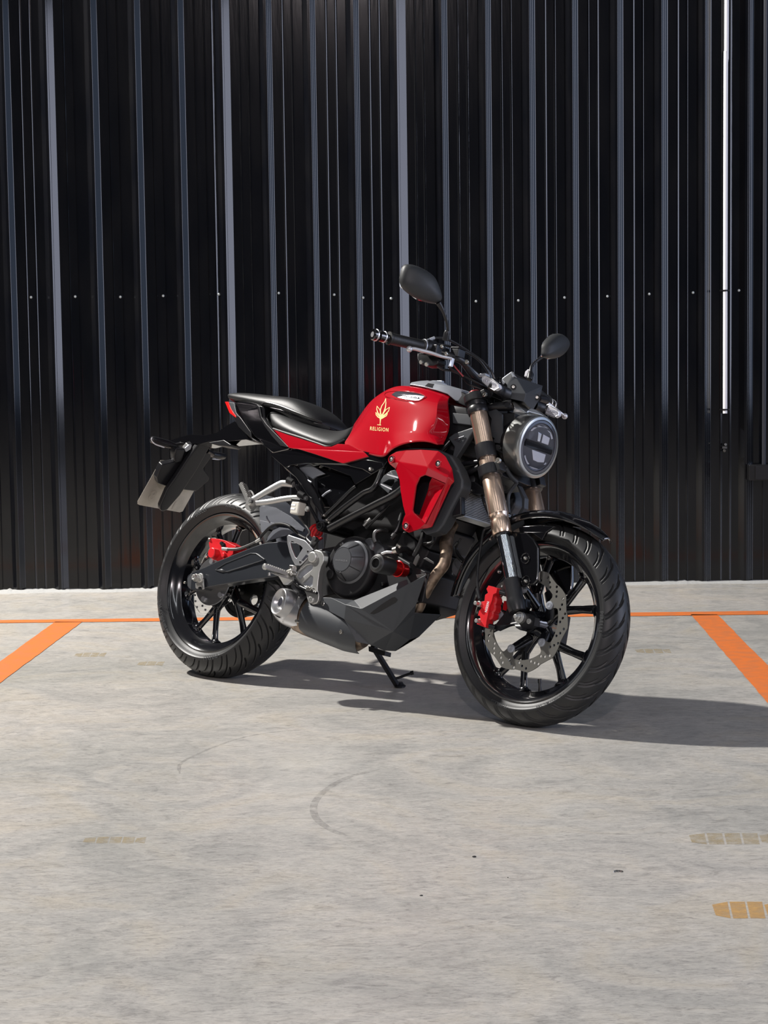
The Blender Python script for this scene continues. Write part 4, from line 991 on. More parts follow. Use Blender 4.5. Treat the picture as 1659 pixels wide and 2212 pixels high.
# cast cross piece between the tubes, silver-black
b=MB(); b.plate([c10(1330,350,-.142),c10(1420,210,-.142),c10(1530,130,-.140),c10(1659,100,-.138),c10(1659,290,-.138),c10(1590,330,-.138),c10(1560,400,-.140),c10(1500,500,-.142)],[[c10(1400,330,-.142),c10(1500,270,-.142),c10(1600,265,-.142),c10(1590,330,-.142),c10(1545,390,-.142)]],.03)
b.make('frame_gusset','dark_grey_plastic',frame,bevel=.004,seg=3)
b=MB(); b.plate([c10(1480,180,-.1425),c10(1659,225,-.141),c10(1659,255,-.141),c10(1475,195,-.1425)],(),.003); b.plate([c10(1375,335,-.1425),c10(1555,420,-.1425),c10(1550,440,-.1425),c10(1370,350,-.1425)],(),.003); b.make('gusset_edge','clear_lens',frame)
# black triangular inner panel
b=MB(); b.plate([c8(600,790,-.128),c8(640,768,-.128),c8(700,775,-.124),c8(770,840,-.122),c8(880,1010,-.128),c8(955,1210,-.140),c8(930,1230,-.142),c8(820,1060,-.135),c8(700,880,-.130)],(),.016); b.plate([c8(880,780,-.09),c8(1190,870,-.09),c8(1230,940,-.09),c8(1000,1150,-.09),c8(900,1150,-.09)],(),.02)
ip=b.make('inner_panel','gloss_black',frame,bevel=.004)
b=MB(); b.plate([c8(700,800,-.104),c8(820,752,-.104),c8(960,842,-.104),c8(880,868,-.104),c8(850,892,-.104)],(),.008); b.make('inner_guard','bronze_pipe' if False else 'trim_grey',frame,bevel=.003)
b=MB(); b.tube([c8(735,858,-.120),c8(780,885,-.120),c8(840,920,-.120)],.0028,seg=8); b.tube([c8(940,1045,-.11),c8(975,1015,-.11),c8(1015,993,-.11)],.0035,seg=8); b.make('guard_edge','trim_grey',frame)
# mid mass behind the frame: intake, shock, battery tray
b=MB(); b.box((.56,0,.66),.26,.15,.22); b.box((.70,0,.60),.20,.13,.16); b.box((.60,.02,.52),.36,.10,.20); b.make('inner_casing','matte_black',frame,bevel=.02,seg=3)
b=MB(); b.tube([(.46,0,.40),(.36,0,.66)],.020,seg=20); sh_=b.make('rear_shock','satin_black',bike)
q=c10(290,1090,-.150); b=MB()
for k in range(3):
    pts=[(.40-.0+.012*(j/12+k)-.0,0,0) for j in range(2)]
hp=[]
p0=V3(c15(610,120,-.125)); p1=V3(c15(690,190,-.125)); ax_=(p1-p0).normalized(); x_,y_,_=frame_from(ax_)
for i in range(60):
    a=i/60*2*PI*3; hp.append((p0+V3((0,.012,0)))+ (p1-p0)*(i/60)*1.0+(x_*math.cos(a)+y_*math.sin(a))*.017)
b.tube(hp,.0042,n=2,seg=8); b.make('shock_spring','red_caliper',sh_)
# ---------------------------------------------------------------- swingarm
sa_pts=[(385,1050),(392,1030),(430,1000),(560,945),(700,880),(860,815),(1020,752),(1120,715),(1200,700),(1300,690),(1500,700),(1530,900),(1400,1010),(1250,1042),(1100,1062),(900,1092),(720,1122),(565,1148),(548,1168),(420,1170),(388,1135)]
lat=lambda x: -.108-.02*min(1,(x-380)/900)
b=MB(); b.plate([c6(x,y,lat(x)) for x,y in sa_pts],(),.042); b2=MB(); b2.add([neg(p) for p in b.v],b.f)
swa=b.make('swingarm','swingarm_paint',bike,bevel=.009,seg=4); b2.make('swingarm_left_leg','swingarm_paint',swa,bevel=.009,seg=4)
b=MB(); b.box((.42,0,.40),.07,.2,.06); b.tube([(.535,-.14,.41),(.535,.14,.41)],.022,seg=24); b.make('swingarm_bridge','swingarm_paint',swa,bevel=.008)
# pressed recess with raised rim
rec=[(672,972),(770,908),(900,855),(1020,808),(1075,810),(1158,868),(1130,882),(960,935),(790,988),(735,992)]
b=MB(); b.plate([c6(x,y,lat(x)-.0006) for x,y in rec],(),.002); b.make('swingarm_recess','swingarm_paint',swa,smooth=25)
b=MB(); P_=[c6(x,y,lat(x)-.0012) for x,y in rec]; b.tube(P_+P_[:1],.0017,smooth=False,seg=8,cap=False); b.make('recess_rim','swingarm_paint',swa)
b=MB(); b.plate([c6(672,972,-.1185),c6(730,962,-.1195),c6(775,980,-.120),c6(735,995,-.1195)],(),.001); b.plate([c6(780,985,-.1200),c6(960,930,-.1235),c6(1150,872,-.1262),c6(1152,880,-.1262),c6(960,942,-.1235),c6(785,995,-.1200)],(),.001); b.make('recess_lip','dark_grey_plastic',swa,smooth=180)
b=MB(); b.plate([c6(388,1060,-.1095),c6(430,1005,-.1105),c6(436,1010,-.1105),c6(425,1165,-.1105),c6(390,1130,-.1095)],(),.03); b.make('chain_adjuster_end','dark_grey_plastic',swa,bevel=.002)
q=c12(300,1085,-.130); b=MB(); b.lathe([(0,-.008),(.004,-.008),(.0062,-.011),(.0100,-.011),(.0105,-.009),(.0105,-.002),(0,-.002)],q,YP,6); b.lathe([(0,-.002),(.0125,-.002),(.0130,.0005),(.0130,.006),(0,.006)],q,YP,32)
ax_n=b.make('axle_nut','cast_silver',swa,bevel=.0005)
q=c12(395,1090,-.122); b=MB(); b.lathe([(0,-.004),(.0145,-.004),(.0150,-.002),(.0150,.003),(0,.003)],q,YP,36); b.plate([c12(350,1150,-.1225),c12(450,1100,-.1225),c12(465,1310,-.1215),c12(430,1320,-.1215),c12(410,1260,-.1215),c12(350,1260,-.1215),c12(330,1310,-.1215),c12(295,1290,-.1215),c12(290,1200,-.1225)],(),.006)
b.make('adjuster_plate','cast_silver',swa,bevel=.0015)
bolt('adjuster_bolt',c12(90,1185,-.10),(-1,0,0),.0045,'steel',swa)
# rear hugger
HC=(0,0,.306)
def hug(a0,a1,n,r_,w_):
    rows=[]
    for a in np.linspace(a0,a1,n):
        row=[]
        for y,h in((-w_,-.020),(-w_*.99,-.008),(-w_*.88,.0),(-w_*.5,.004),(0,.006),(w_*.5,.004),(w_*.88,0),(w_*.99,-.008),(w_,-.020)):
            rr_=r_+h; row.append((rr_*math.cos(R(a)),y,.306+rr_*math.sin(R(a))))
        rows.append(row)
    return grid(rows)
mat('hugger_plastic',(.115,.122,.14),.34)
b=hug(16,66,22,.325,.082); hgr=b.make('rear_hugger','hugger_plastic',swa,sub=1,solid=.003,offset=-1)
b=MB(); b.plate([c6(1108,350,-.088),c6(1180,335,-.088),c6(1262,350,-.088),c6(1420,440,-.092),c6(1555,560,-.095),c6(1540,590,-.095),c6(1440,560,-.095),c6(1330,520,-.095),c6(1250,520,-.095),c6(1190,560,-.095),c6(1150,605,-.095),c6(1128,600,-.094),c6(1112,480,-.09)],(),.006)
b.plate([c6(1178,690,-.100),c6(1195,640,-.100),c6(1240,580,-.100),c6(1310,548,-.100),c6(1390,560,-.100),c6(1448,605,-.100),c6(1400,622,-.100),c6(1290,650,-.100)],(),.006)
b.make('hugger_side','hugger_plastic',hgr,bevel=.002,seg=3)
b=MB(); b.tube([c6(1180,440,-.0895),c6(1190,470,-.0905),c6(1215,505,-.0915)],.0028,seg=8); b.make('hugger_slot','lamp_inner',hgr)
bolt('hugger_bolt',c6(1140,610,-.10),YN,.004,'steel',hgr)
# rear brake caliper, hose
b=MB()
P0=c12(610,590,-.118); 
axc=V3(c12(610,590,-.118))-V3(c12(760,620,-.085)); 
b.lathe([(0,.0),(.0155,.0),(.0172,-.002),(.0172,-.030),(0,-.030)],P0,(axc.x,axc.y,axc.z),36)
b.plate([c12(560,390,-.098),c12(615,300,-.098),c12(770,315,-.098),c12(900,350,-.096),c12(980,400,-.094),c12(1110,460,-.094),c12(1060,520,-.094),c12(1040,620,-.094),c12(930,700,-.094),c12(750,755,-.096),c12(620,715,-.098),c12(600,600,-.098),c12(575,480,-.098)],(),.05)
b.lathe([(0,.004),(.007,.004),(.0085,.001),(.0085,-.012),(0,-.012)],c12(855,640,-.102),YN,20)
rcl=b.make('rear_brake_caliper','red_caliper',bike,bevel=.004,seg=3)
b=MB(); b.lathe([(0,.009),(.003,.009),(.006,.006),(.0065,.0),(.008,-.002),(.008,-.012)],c12(830,415,-.102),(-.3,-.8,.5),20); b.make('bleed_cap','hose_rubber',rcl)
bolt('caliper_bolt',c12(575,318,-.100),(-1,0,.2),.004,'steel',rcl); bolt('caliper_bolt',c12(515,675,-.098),(-1,0,0),.004,'steel',rcl)
b=MB(); b.tube([c12(850,515,-.112),c12(960,520,-.114),c12(1150,515,-.114),c12(1320,460,-.114),c12(1520,370,-.114)],.0050,n=8,seg=12); rh=b.make('rear_brake_hose','trim_grey' if False else 'dark_steel',bike)
b=MB(); b.tube([c12(840,512,-.112),c12(950,522,-.114)],.0058,seg=12); b.tube([c12(1510,375,-.114),c12(1600,320,-.114)],.0062,seg=12); b.make('hose_fitting','cast_silver',rh)
b=MB(); b.tube([c6(1095,670,-.114),c6(1150,610,-.114),c6(1210,550,-.114),c6(1280,515,-.114),c6(1370,520,-.115),c6(1440,560,-.118),c6(1500,620,-.12),c15(560,240,-.125)],.0046,n=8,seg=10); b.make('brake_hose_run','hose_rubber',rh)
# ---------------------------------------------------------------- engine
b=MB()
q=c15(1085,560,-.120); EC=q
b.lathe([(.0,-.012),(.088,-.012),(.094,-.006),(.097,.004),(.097,.05),(.09,.22),(0,.22)],(q[0]+.004,q[1],q[2]-.006),YP,64)
b.plate([c5(560,560,-.10),c5(640,420,-.10),c5(830,330,-.10),c5(960,350,-.10),c5(1240,520,-.10),c5(1380,600,-.10),c5(1330,830,-.10),c5(1100,900,-.10),c5(800,820,-.10),c5(600,770,-.10)],(),.20)
b.plate([c15(640,380,-.11),c15(900,330,-.11),c15(900,900,-.11),c15(700,960,-.11),c15(640,700,-.11)],(),.2)
eng=b.make('engine','engine_black',bike,bevel=.006,seg=3)
# cylinder and head leaning forward
cy0=V3(c5(1030,420,0)); up_=V3((.42,0,.90)).normalized()
b=MB(); x_,y_,z_=Vector((up_.z,0,-up_.x)),Vector((0,1,0)),up_
base=Vector((.80,0,.40))
b.box(base+up_*.06,.13,.15,.09,(x_,y_,z_)); b.box(base+up_*.145,.145,.17,.075,(x_,y_,z_)); b.box(base+up_*.20,.12,.165,.045,(x_,y_,z_))
b.make('cylinder_block','engine_black',eng,bevel=.008,seg=3)
for dx in(-.05,.05):
    for h_ in(.115,.175): bolt('engine_bolt',tuple(base+up_*h_+x_*dx+Vector((0,-.086,0))),YN,.006,'dark_steel',eng)
# clutch cover
q=c15(1112,520,-.130)
b=MB(); b.lathe([(.0,.012),(.066,.012),(.068,.004),(.068,-.006),(.062,-.010),(.0615,-.012),(.0600,-.016),(.0405,-.044),(.0385,-.046),(.0375,-.0445),(.0365,-.0445),(.0355,-.047),(0,-.0475)],q,YP,80)
cc_=b.make('clutch_cover','clutch_paint',eng,smooth=30)
b=MB()
for a in (62,15,-28,-88,-150,150):
    u=np.array([math.cos(R(a)),0,math.sin(R(a))]); b.bar(np.array(q)+u*.0385+np.array([0,-.0462,0]),np.array(q)+u*.0600+np.array([0,-.0165,0]),.0022,.0030)
b.make('cover_seam','engine_black',cc_)
b=MB(); b.ring([(.0662,.000),(.0705,-.001),(.0712,.004),(.0705,.02),(.066,.02)],q,YP,80); b.make('cover_gasket_ring','engine_black',cc_,smooth=40)
v,f=text_mesh('HONDA',.0115,True,1.3); b=MB(); b.add([(q[0]+x*1.0,q[1]-.0480,q[2]+y*.62-.004) for x,y,_ in v],f); b.make('cover_lettering','satin_silver',cc_,smooth=180)
bolt('cover_bolt',(q[0]-.055,q[1]+.0,q[2]+.052),YN,.009,'dark_steel',eng,dome=True)
q2=c15(865,670,-.135); b=MB(); b.lathe([(0,-.010),(.012,-.010),(.0145,-.008),(.0150,.0),(.0165,.002),(.0165,.02),(0,.02)],q2,YP,28); b.make('oil_filler_cap','matte_black',eng)
q2=c15(1470,790,-.115); b=MB(); b.lathe([(0,-.004),(.006,-.004),(.008,0),(.008,.01),(0,.01)],q2,YP,20); b.make('oil_sight_glass','hose_rubber',eng)
# water pump, thermostat and hoses
b=MB(); b.lathe([(0,-.02),(.020,-.02),(.026,-.012),(.028,.02),(0,.02)],c15(1340,340,-.105),YP,28); b.plate([c15(1280,280,-.115),c15(1370,260,-.115),c15(1480,340,-.115),c15(1500,400,-.115),c15(1320,440,-.115),c15(1280,400,-.115)],(),.03); wp=b.make('water_pump','clutch_paint',eng,bevel=.004)
b=MB(); b.tube([c10(1300,1290,-.135),c10(1275,1220,-.137),c10(1290,1130,-.135),c10(1370,1095,-.125),c10(1480,1110,-.10)],.0068,n=8,seg=14); b.make('coolant_hose','dark_steel',eng)
b=MB(); b.tube([c5(1000,440,-.15),c5(1040,425,-.15),c5(1085,425,-.145),c5(1125,415,-.135)],.0048,seg=12); b.make('coolant_pipe','satin_silver',eng)
b=MB(); b.lathe([(.007,-.007),(.0115,-.007),(.0115,.007),(.007,.007)],c5(1115,410,-.14),(1,0,.3),20); b.lathe([(.006,-.004),(.0095,-.004),(.0095,.004),(.006,.004)],c5(1140,375,-.13),(.5,0,1),18); b.make('hose_clamp','steel',eng)
for pts,r_ in (([c5(1125,415,-.13),c5(1180,400,-.11),c5(1240,430,-.08)],.010),([c5(870,230,-.12),c5(990,110,-.12),c5(1060,40,-.11)],.0045),([c5(1085,300,-.12),c5(1130,220,-.11),c5(1160,110,-.10)],.007),([c9(160,260,-.12),c9(215,190,-.12)],.006),([c9(440,480,-.11),c9(530,300,-.11),c9(560,170,-.10)],.007),([c9(560,330,-.10),c9(680,300,-.10),c9(690,190,-.10)],.005),([c9(1000,300,-.05),c9(950,370,-.05),c9(980,470,-.05),c9(1060,560,-.05)],.004),([c9(1040,260,-.04),c9(985,370,-.04),c9(1010,460,-.04),c9(1090,550,-.04)],.004)):
    b=MB(); b.tube(pts,r_,n=6,seg=10); b.make('engine_hose','hose_rubber',eng)
b=MB(); b.tube([c5(850,210,-.13),c5(905,150,-.125)],.0042,seg=10); b.make('cable_end','cast_silver',eng)
b=MB(); b.plate([c9(425,575,-.12),c9(455,495,-.12),c9(495,455,-.12),c9(512,490,-.12),c9(460,610,-.12)],(),.004); b.plate([c9(560,515,-.11),c9(600,497,-.11),c9(690,555,-.11),c9(690,585,-.11),c9(640,560,-.11)],(),.004); b.plate([c9(462,720,-.13),c9(590,700,-.13),c9(600,730,-.13),c9(480,768,-.13)],(),.006); b.make('engine_bracket','dark_steel',eng,bevel=.001)
# crash bobbin
A_=V3(c15(1390,530,-.250)); b=MB()
b.lathe([(.0,.010),(.0125,.010),(.0140,.0),(.019,-.0005),(.0275,.006),(.0285,.014),(.0270,.030),(.0262,.066),(0,.066)],A_,YP,48); cb=b.make('crash_bobbin','grip_rubber',bike,smooth=30)
b=MB(); b.lathe([(.0,.066),(.0225,.066),(.0225,.098),(.0245,.099),(.0245,.103),(.0225,.104),(.020,.13),(0,.13)],A_,YP,48); b.make('bobbin_collar','red_anodised',cb,smooth=30)
b=MB(); b.ring([(.0145,-.0008),(.0255,.0040),(.0265,.0065),(.0142,.0015)],A_,YP,48); b.make('bobbin_face','dark_grey_plastic',cb,smooth=40)
b=MB(); b.lathe([(0,0),(.013,0),(.013,.05),(0,.05)],A_+Vector((0,.10,0)),YP,20); b.make('bobbin_mount','satin_black',cb)
# ---------------------------------------------------------------- exhaust
b=MB(); b.tube([c9(930,60,-.02),c9(870,180,-.035),c9(850,330,-.05),c9(850,450,-.060),c9(822,590,-.070),c9(720,730,-.078),c9(622,890,-.082),c9(545,1040,-.082),c9(480,1180,-.080),c5(1180,1000,-.06),c5(1000,1060,-.05)],[.021,.021,.020,.0185,.0175,.0165,.016,.016,.016,.018,.02],n=8,seg=24)
ex=b.make('exhaust','bronze_pipe',bike)
m0=np.array(c5(250,880,-.158)); m1=np.array(c5(800,1075,-.105)); ax_=(m1-m0)/np.linalg.norm(m1-m0); L_=np.linalg.norm(m1-m0)
b=MB(); b.lathe([(0,.030),(.040,.030),(.0525,.036),(.0560,.07),(.0570,.12),(.0570,L_-.03),(.048,L_+.01),(.030,L_+.03),(0,L_+.03)],m0+np.array([0,.006,-.009]),ax_,56,sq=1.0); b.make('silencer','bronze_pipe',ex,smooth=40)
e0=np.array(c5(163,828,-.214)); en=np.array([-.26,-.955,.10]); en/=np.linalg.norm(en)
b=MB(); b.tube([e0+en*.001,e0-en*.026,m0+ax_*.012+np.array([-.006,-.006,-.001]),m0+ax_*.066],[.0425,.0475,.0530,.0570],n=8,seg=56,cap=False)
ec=b.make('silencer_end_cap','cap_steel',ex,smooth=35)
b=MB(); b.lathe([(.0135,-.028),(.0135,-.004),(.0150,-.002),(.0172,-.003),(.0190,-.009),(.0215,-.018),(.0330,-.004),(.0365,.002),(.0395,.0035),(.0425,.001),(.0430,-.003)],e0,en,72,cap=False); b.make('end_cap_rim','cap_steel',ec,smooth=35)
b=MB(); b.lathe([(0,-.026),(.0138,-.026),(.0138,-.004)],e0,en,40); b.make('tailpipe','lamp_inner',ec,smooth=40)
x_,y_,z_=frame_from(ax_)
# heat shield: outer half-shell over the body
rows=[]
for h,rr_,a0,a1 in((.072,.0575,95,292),(.10,.0600,92,285),(.16,.0620,90,275),(.22,.0630,90,268),(L_-.02,.0610,92,258),(L_+.02,.056,95,255)):
    row=[]
    for j in range(15):
        t=R(a0+(a1-a0)*j/14); row.append(tuple(V3(m0)+V3((0,.004,-.004))+z_*h+(Vector((0,1,0))*math.cos(t)*0 + (x_*math.cos(t)+y_*math.sin(t)))*rr_))
    rows.append(row)
# orient the shell so that it faces the -y side
ctr=np.array(rows[3][7])-(m0+ax_*.22); ang=math.atan2(np.dot(ctr,np.array(y_)),np.dot(ctr,np.array(x_)))
want=math.atan2(np.dot((0,-1,0),np.array(y_)),np.dot((0,-1,0),np.array(x_)))
d_=want-ang+R(8)
rows=[]
for h,rr_,a0,a1 in((.074,.0568,100,292),(.10,.0600,94,285),(.16,.0620,90,275),(.22,.0630,90,268),(.22+.0001,.0630,90,265),(L_-.02,.0620,90,264),(L_+.03,.0550,92,262)):
    rows.append([tuple(V3(m0)+V3((0,.004,-.004))+z_*h+(x_*math.cos(R(a0+(a1-a0)*j/14)+d_)+y_*math.sin(R(a0+(a1-a0)*j/14)+d_))*rr_) for j in range(15)])
hs=grid(rows).make('heat_shield','dark_grey_plastic',ex,sub=1,solid=.002,bevel=.001,offset=1)
HSB=bvh_of(hs)
q=seen_on(HSB,5,668,1075,.001)
if q is not None: bolt('heat_shield_bolt',q,YN,.0062,'steel',hs)
b=MB(); b.lathe([(0,.001),(.0045,.001),(.0045,-.01)],c5(300,985,-.224),YN,16); b.make('cap_rivet','steel',ec)
# ---------------------------------------------------------------- belly pan
PV={'0':(492,855,-.172),'1':(512,792,-.171),'2':(585,795,-.168),'3':(705,852,-.174),'4':(832,886,-.178),'5':(1212,686,-.172),'6':(1200,645,-.150),'7':(772,815,-.150),'8':(600,800,-.150),
 '9':(1360,606,-.135),'A':(1278,850,-.140),'B':(1090,1072,-.142),'C':(905,1182,-.125),'D':(790,1156,-.150),'E':(690,972,-.174),'F':(570,908,-.172),
 'G':(1268,925,-.110),'H':(1480,938,-.010),'I':(1300,1116,-.006),'J':(1226,1140,-.070),'K':(1112,1231,-.020),'L':(1020,1228,-.045)}
FP=['182','2873','374','7654','0123F','3EF','34BE','EBC','ECD','459AB','AGB','GHIJ','GJB','BJKL','BLC']
names=list(PV); b=MB(); b.add([c5(*PV[k]) for k in names],[tuple(names.index(t) for t in s_) for s_ in FP])
bp_=b.make('belly_pan','dark_grey_plastic',bike,solid=.005,bevel=.0022,seg=2,offset=-1,limit=6)
lp=[c5(760,880,.05),c5(1180,700,.06),c5(1545,730,.07),c5(1470,925,.05),c5(1290,1095,.04),c5(1100,1195,.03),c5(900,1150,.03)]
b=MB(); b.plate(lp,(),.008); n_=len(lp); ks=[c5(*PV[k]) for k in 'HIKL']; b.add([lp[3],lp[4],lp[5],lp[6]]+ks+[c5(*PV['C'])],[(0,4,5,1),(1,5,6,2),(2,6,7,3),(3,7,8)]); b.make('belly_keel','satin_black',bp_)
decal('pan_slot',[[(903,925),(925,905),(1000,848),(1082,795),(1105,790),(1130,812),(1115,835),(1050,872),(975,915),(935,932)]],bvh_of(bp_),5,'matte_black',bp_,.0006)
bolt('pan_bolt',c5(520,845,-.170),YN,.0068,'steel',bp_,h=.003)
b=MB(); b.plate([c9(880,870,.09),c9(935,840,.09),c9(1000,760,.09),c9(1050,640,.09),c9(1105,555,.09),c9(1110,700,.09),c9(1010,900,.09),c9(925,1070,.09),c9(860,1160,.09),c9(610,1290,.09),c9(470,1240,.09),c9(520,1140,.09),c9(700,1095,.09),c9(745,1060,.09)],(),.01); b.make('pan_inner_flank','satin_black',bp_,bevel=.003)
b=MB(); b.lathe([(0,-.02),(.034,-.02),(.040,-.012),(.040,.04),(.030,.05),(0,.05)],c9(670,930,-.01),YP,32); b.make('oil_filter_cover','clutch_paint',eng,bevel=.002)
b=MB(); b.lathe([(0,-.01),(.030,-.01),(.034,-.004),(.034,.03),(0,.03)],c9(1050,620,.04),YP,32); b.make('horn','satin_silver',bike,smooth=40)
# ---------------------------------------------------------------- side stand
gz=lambda px,py:None
def base_pt(px,py):
    g_=ground(px,py)-T0; return RB.T@g_
f0=base_pt(860,1484); t0_=np.array(c5(925,1190,.075))
b=MB(); b.bar(t0_,f0+(t0_-f0)*.04,.020,.013); ss=b.make('side_stand','satin_black',bike,bevel=.003)
b=MB(); U=RB.T@np.array([0,0,1.]); Xw=RB.T@np.array([1,0,0.]); Yw=RB.T@np.array([0,1,0.])
c_=f0+U*.004+Xw*.006
b.lathe([(0,-.004),(.024,-.004),(.026,-.002),(.026,.001),(.018,.004),(.012,.012),(0,.012)],c_,U,28,sq=.7,up=tuple(Xw)); b.make('stand_foot','satin_black',ss)
b=MB(); q0=f0+(t0_-f0)*.22; q1=np.array(QP(5,1245,1408,q0,RB.T@np.array([.15,1,0]))); b.tube([q0,q0+(q1-q0)*.25+U*-.004,q1],.0042,n=5,seg=10); b.lathe([(0,-.006),(.0065,-.005),(.0065,.005),(0,.006)],q1,(q1-q0),14); b.make('stand_tang','satin_black',ss)
b=MB(); b.plate([c5(888,1190,.07),c5(1025,1235,.06),c5(1020,1270,.06),c5(985,1262,.06),c5(930,1245,.07),c5(890,1232,.07)],(),.03); b.make('stand_bracket','satin_black',ss,bevel=.002)
# ---------------------------------------------------------------- rider footrest hangers
def f_():
    b=MB(); b.plate([c15(328,212,-.190),c15(348,194,-.190),c15(540,258,-.190),c15(570,285,-.190),c15(645,372,-.190),c15(600,400,-.190),c15(560,480,-.190),c15(500,545,-.190),c15(480,562,-.190),c15(425,556,-.190),c15(395,500,-.190),c15(360,410,-.190),c15(333,300,-.190)],
      [[c15(368,282,-.190),c15(385,264,-.190),c15(495,325,-.190),c15(518,352,-.190),c15(445,474,-.190),c15(425,455,-.190),c15(382,350,-.190)]],.006); return b
hp_=both('heel_guard','satin_silver',bike,f_,bevel=.0018,seg=3)
b=MB(); b.plate([c15(505,500,-.1905),c15(560,430,-.1905),c15(582,445,-.1905),c15(530,508,-.1905)],(),.002); b.make('guard_slot','lamp_inner',hp_)
for x,y in((583,393),(490,520)): bolt('guard_bolt',c15(x,y,-.1905),YN,.0042,'dark_steel',hp_,h=.0015)
def f_():
    b=MB(); L1=-.182
    b.plate([c15(598,405,L1),c15(640,380,L1),c15(690,372,L1),c15(745,395,L1),c15(770,440,L1),c15(768,510,L1),c15(735,570,L1),c15(715,650,L1),c15(700,760,L1),c15(695,850,L1),c15(712,920,L1),c15(705,980,L1),c15(680,1020,L1),c15(640,1030,L1),c15(590,1005,L1),c15(570,965,L1),c15(560,920,L1),c15(545,880,L1),c15(490,800,L1),c15(440,740,L1),c15(428,690,L1),c15(450,630,L1),c15(520,545,L1)],
     [[c15(448,690,L1),c15(468,640,L1),c15(560,560,L1),c15(620,545,L1),c15(640,570,L1),c15(625,610,L1),c15(475,728,L1)],[c15(510,775,L1),c15(605,675,L1),c15(640,700,L1),c15(630,800,L1),c15(585,830,L1)]],.022)
    b.lathe([(.0105,-.008),(.0160,-.008),(.0175,-.005),(.0175,.02),(.0105,.02)],c15(645,463,L1),YP,40)
    b.lathe([(.006,-.004),(.0115,-.004),(.0120,.0),(.0120,.02),(.006,.02)],c15(620,970,L1),YP,28)
    return b
hb=both('footrest_hanger','cast_silver',bike,f_,bevel=.003,seg=3)
b=MB(); b.plate([c15(440,640,-.172),c15(640,540,-.172),c15(650,830,-.172),c15(560,860,-.172),c15(430,720,-.172)],(),.004); b.make('hanger_web','trim_grey',hb)
bolt('hanger_bolt',c15(645,463,-.186),YN,.0095,'steel',hb,h=.003); bolt('hanger_bolt',c15(618,970,-.184),YN,.0065,'dark_steel',hb,h=.002)
q=c15(645,463,-.1862)
def pegs(tip,base,m_,par):
    b=MB(); tip=V3(tip);base=V3(base); d=(base-tip); ln=d.length; d.normalize(); up=V3((0,0,1)); sd=d.cross(up).normalized(); up=sd.cross(d)
    b.box(tip+d*ln*.5,.020,.011,ln,(sd,up,d))
    for i in range(9): b.box(tip+d*(ln*(.10+.09*i))+up*.0072,.021,.005,.0035,(sd,up,d))
    b.lathe([(0,-.004),(.0085,-.003),(.010,0),(.010,.006),(0,.006)],tip,d,20)
    return b
b=pegs(c15(62,572,-.285),c15(330,668,-.205),None,None)
b.plate([c15(95,640,-.27),c15(135,650,-.26),c15(230,690,-.235),c15(290,790,-.21),c15(340,790,-.205),c15(400,740,-.200),c15(380,690,-.200),c15(280,660,-.22)],(),.010)
b.tube([c15(120,650,-.268),c15(122,682,-.268)],.0045,seg=12)
pg=b.make('footpeg','cast_silver',hb,bevel=.0012)
b=MB(); b.lathe([(0,-.012),(.0085,-.012),(.010,-.009),(.010,.012),(0,.012)],c15(372,640,-.198),(1,0,.4),20); b.box(c15(400,600,-.196),.018,.018,.020); b.lathe([(0,-.01),(.006,-.01),(.006,.01),(0,.01)],c15(405,665,-.200),YP,16); b.make('footpeg_joint','steel',hb,bevel=.002)
b=pegs(neg(c15(62,572,-.285)),neg(c15(330,668,-.205)),None,None); b.make('footpeg','cast_silver',hb,bevel=.0012)
b=MB(); b.tube([c15(385,715,-.188),c15(440,770,-.186),c15(500,818,-.187),c15(600,862,-.190),c15(690,892,-.192)],[.009,.0085,.008,.0065,.0055],n=6,seg=14,ry=.8)
b.plate([c15(370,700,-.178),c15(420,690,-.178),c15(470,790,-.178),c15(560,850,-.178),c15(540,905,-.178),c15(440,890,-.178),c15(380,820,-.178)],(),.012); bpdl=b.make('brake_pedal','satin_black',bike,bevel=.002)
b=MB(); b.box(c15(600,845,-.194),.020,.012,.010); 
for i in range(4): b.box(tuple(np.array(c15(575+22*i,836+9*i,-.196))+np.array([0,0,.006])),.003,.013,.003)
b.make('pedal_pad','steel',bpdl,bevel=.0008)
b=MB(); b.tube([c15(500,905,-.165),c15(540,945,-.165)],.013,seg=16); 
for i in range(4): b.lathe([(.0135,-.0015),(.0165,0),(.0135,.0015)],np.array(c15(460+24*i,930+8*i,-.165)),(1,0,-.3),18)
b.make('pedal_spring','dark_steel',bpdl)
# master cylinder and brake light switch behind the hanger
b=MB(); b.tube([c15(690,240,-.17),c15(625,330,-.17)],.010,seg=16); b.lathe([(0,-.006),(.008,-.006),(.008,.006),(0,.006)],c15(665,245,-.182),YP,14); b.make('rear_master_cylinder','dark_steel',bike,bevel=.001)
# ---------------------------------------------------------------- passenger footrests, reservoir
def f_():
    b=MB(); b.tube([c8(300,1088,-.195),c8(450,998,-.175),c8(560,938,-.160),c8(600,930,-.156),c8(680,940,-.150)],[.0075,.0085,.0088,.0085,.008],n=6,seg=12,ry=1.25)
    b.tube([c8(300,1110,-.195),c8(450,1096,-.175),c8(620,1066,-.160),c8(720,1060,-.152),c8(800,1068,-.145)],[.0075,.0072,.0072,.0068,.007],n=6,seg=12,ry=1.3)
    b.lathe([(0,-.012),(.011,-.012),(.013,-.009),(.013,.012),(0,.012)],c8(300,1095,-.198),YP,24); b.plate([c8(255,1090,-.20),c8(290,1075,-.20),c8(330,1090,-.20),c8(325,1140,-.20),c8(290,1180,-.20),c8(262,1165,-.20),c8(245,1140,-.20)],(),.012)
    b.tube([c8(268,1002,-.200),c8(300,1000,-.19),c8(325,1040,-.19),c8(315,1075,-.19)],.0034,n=5,seg=10)
    return b
ph=both('passenger_footrest_hanger','cast_silver',bike,f_,bevel=.0015)
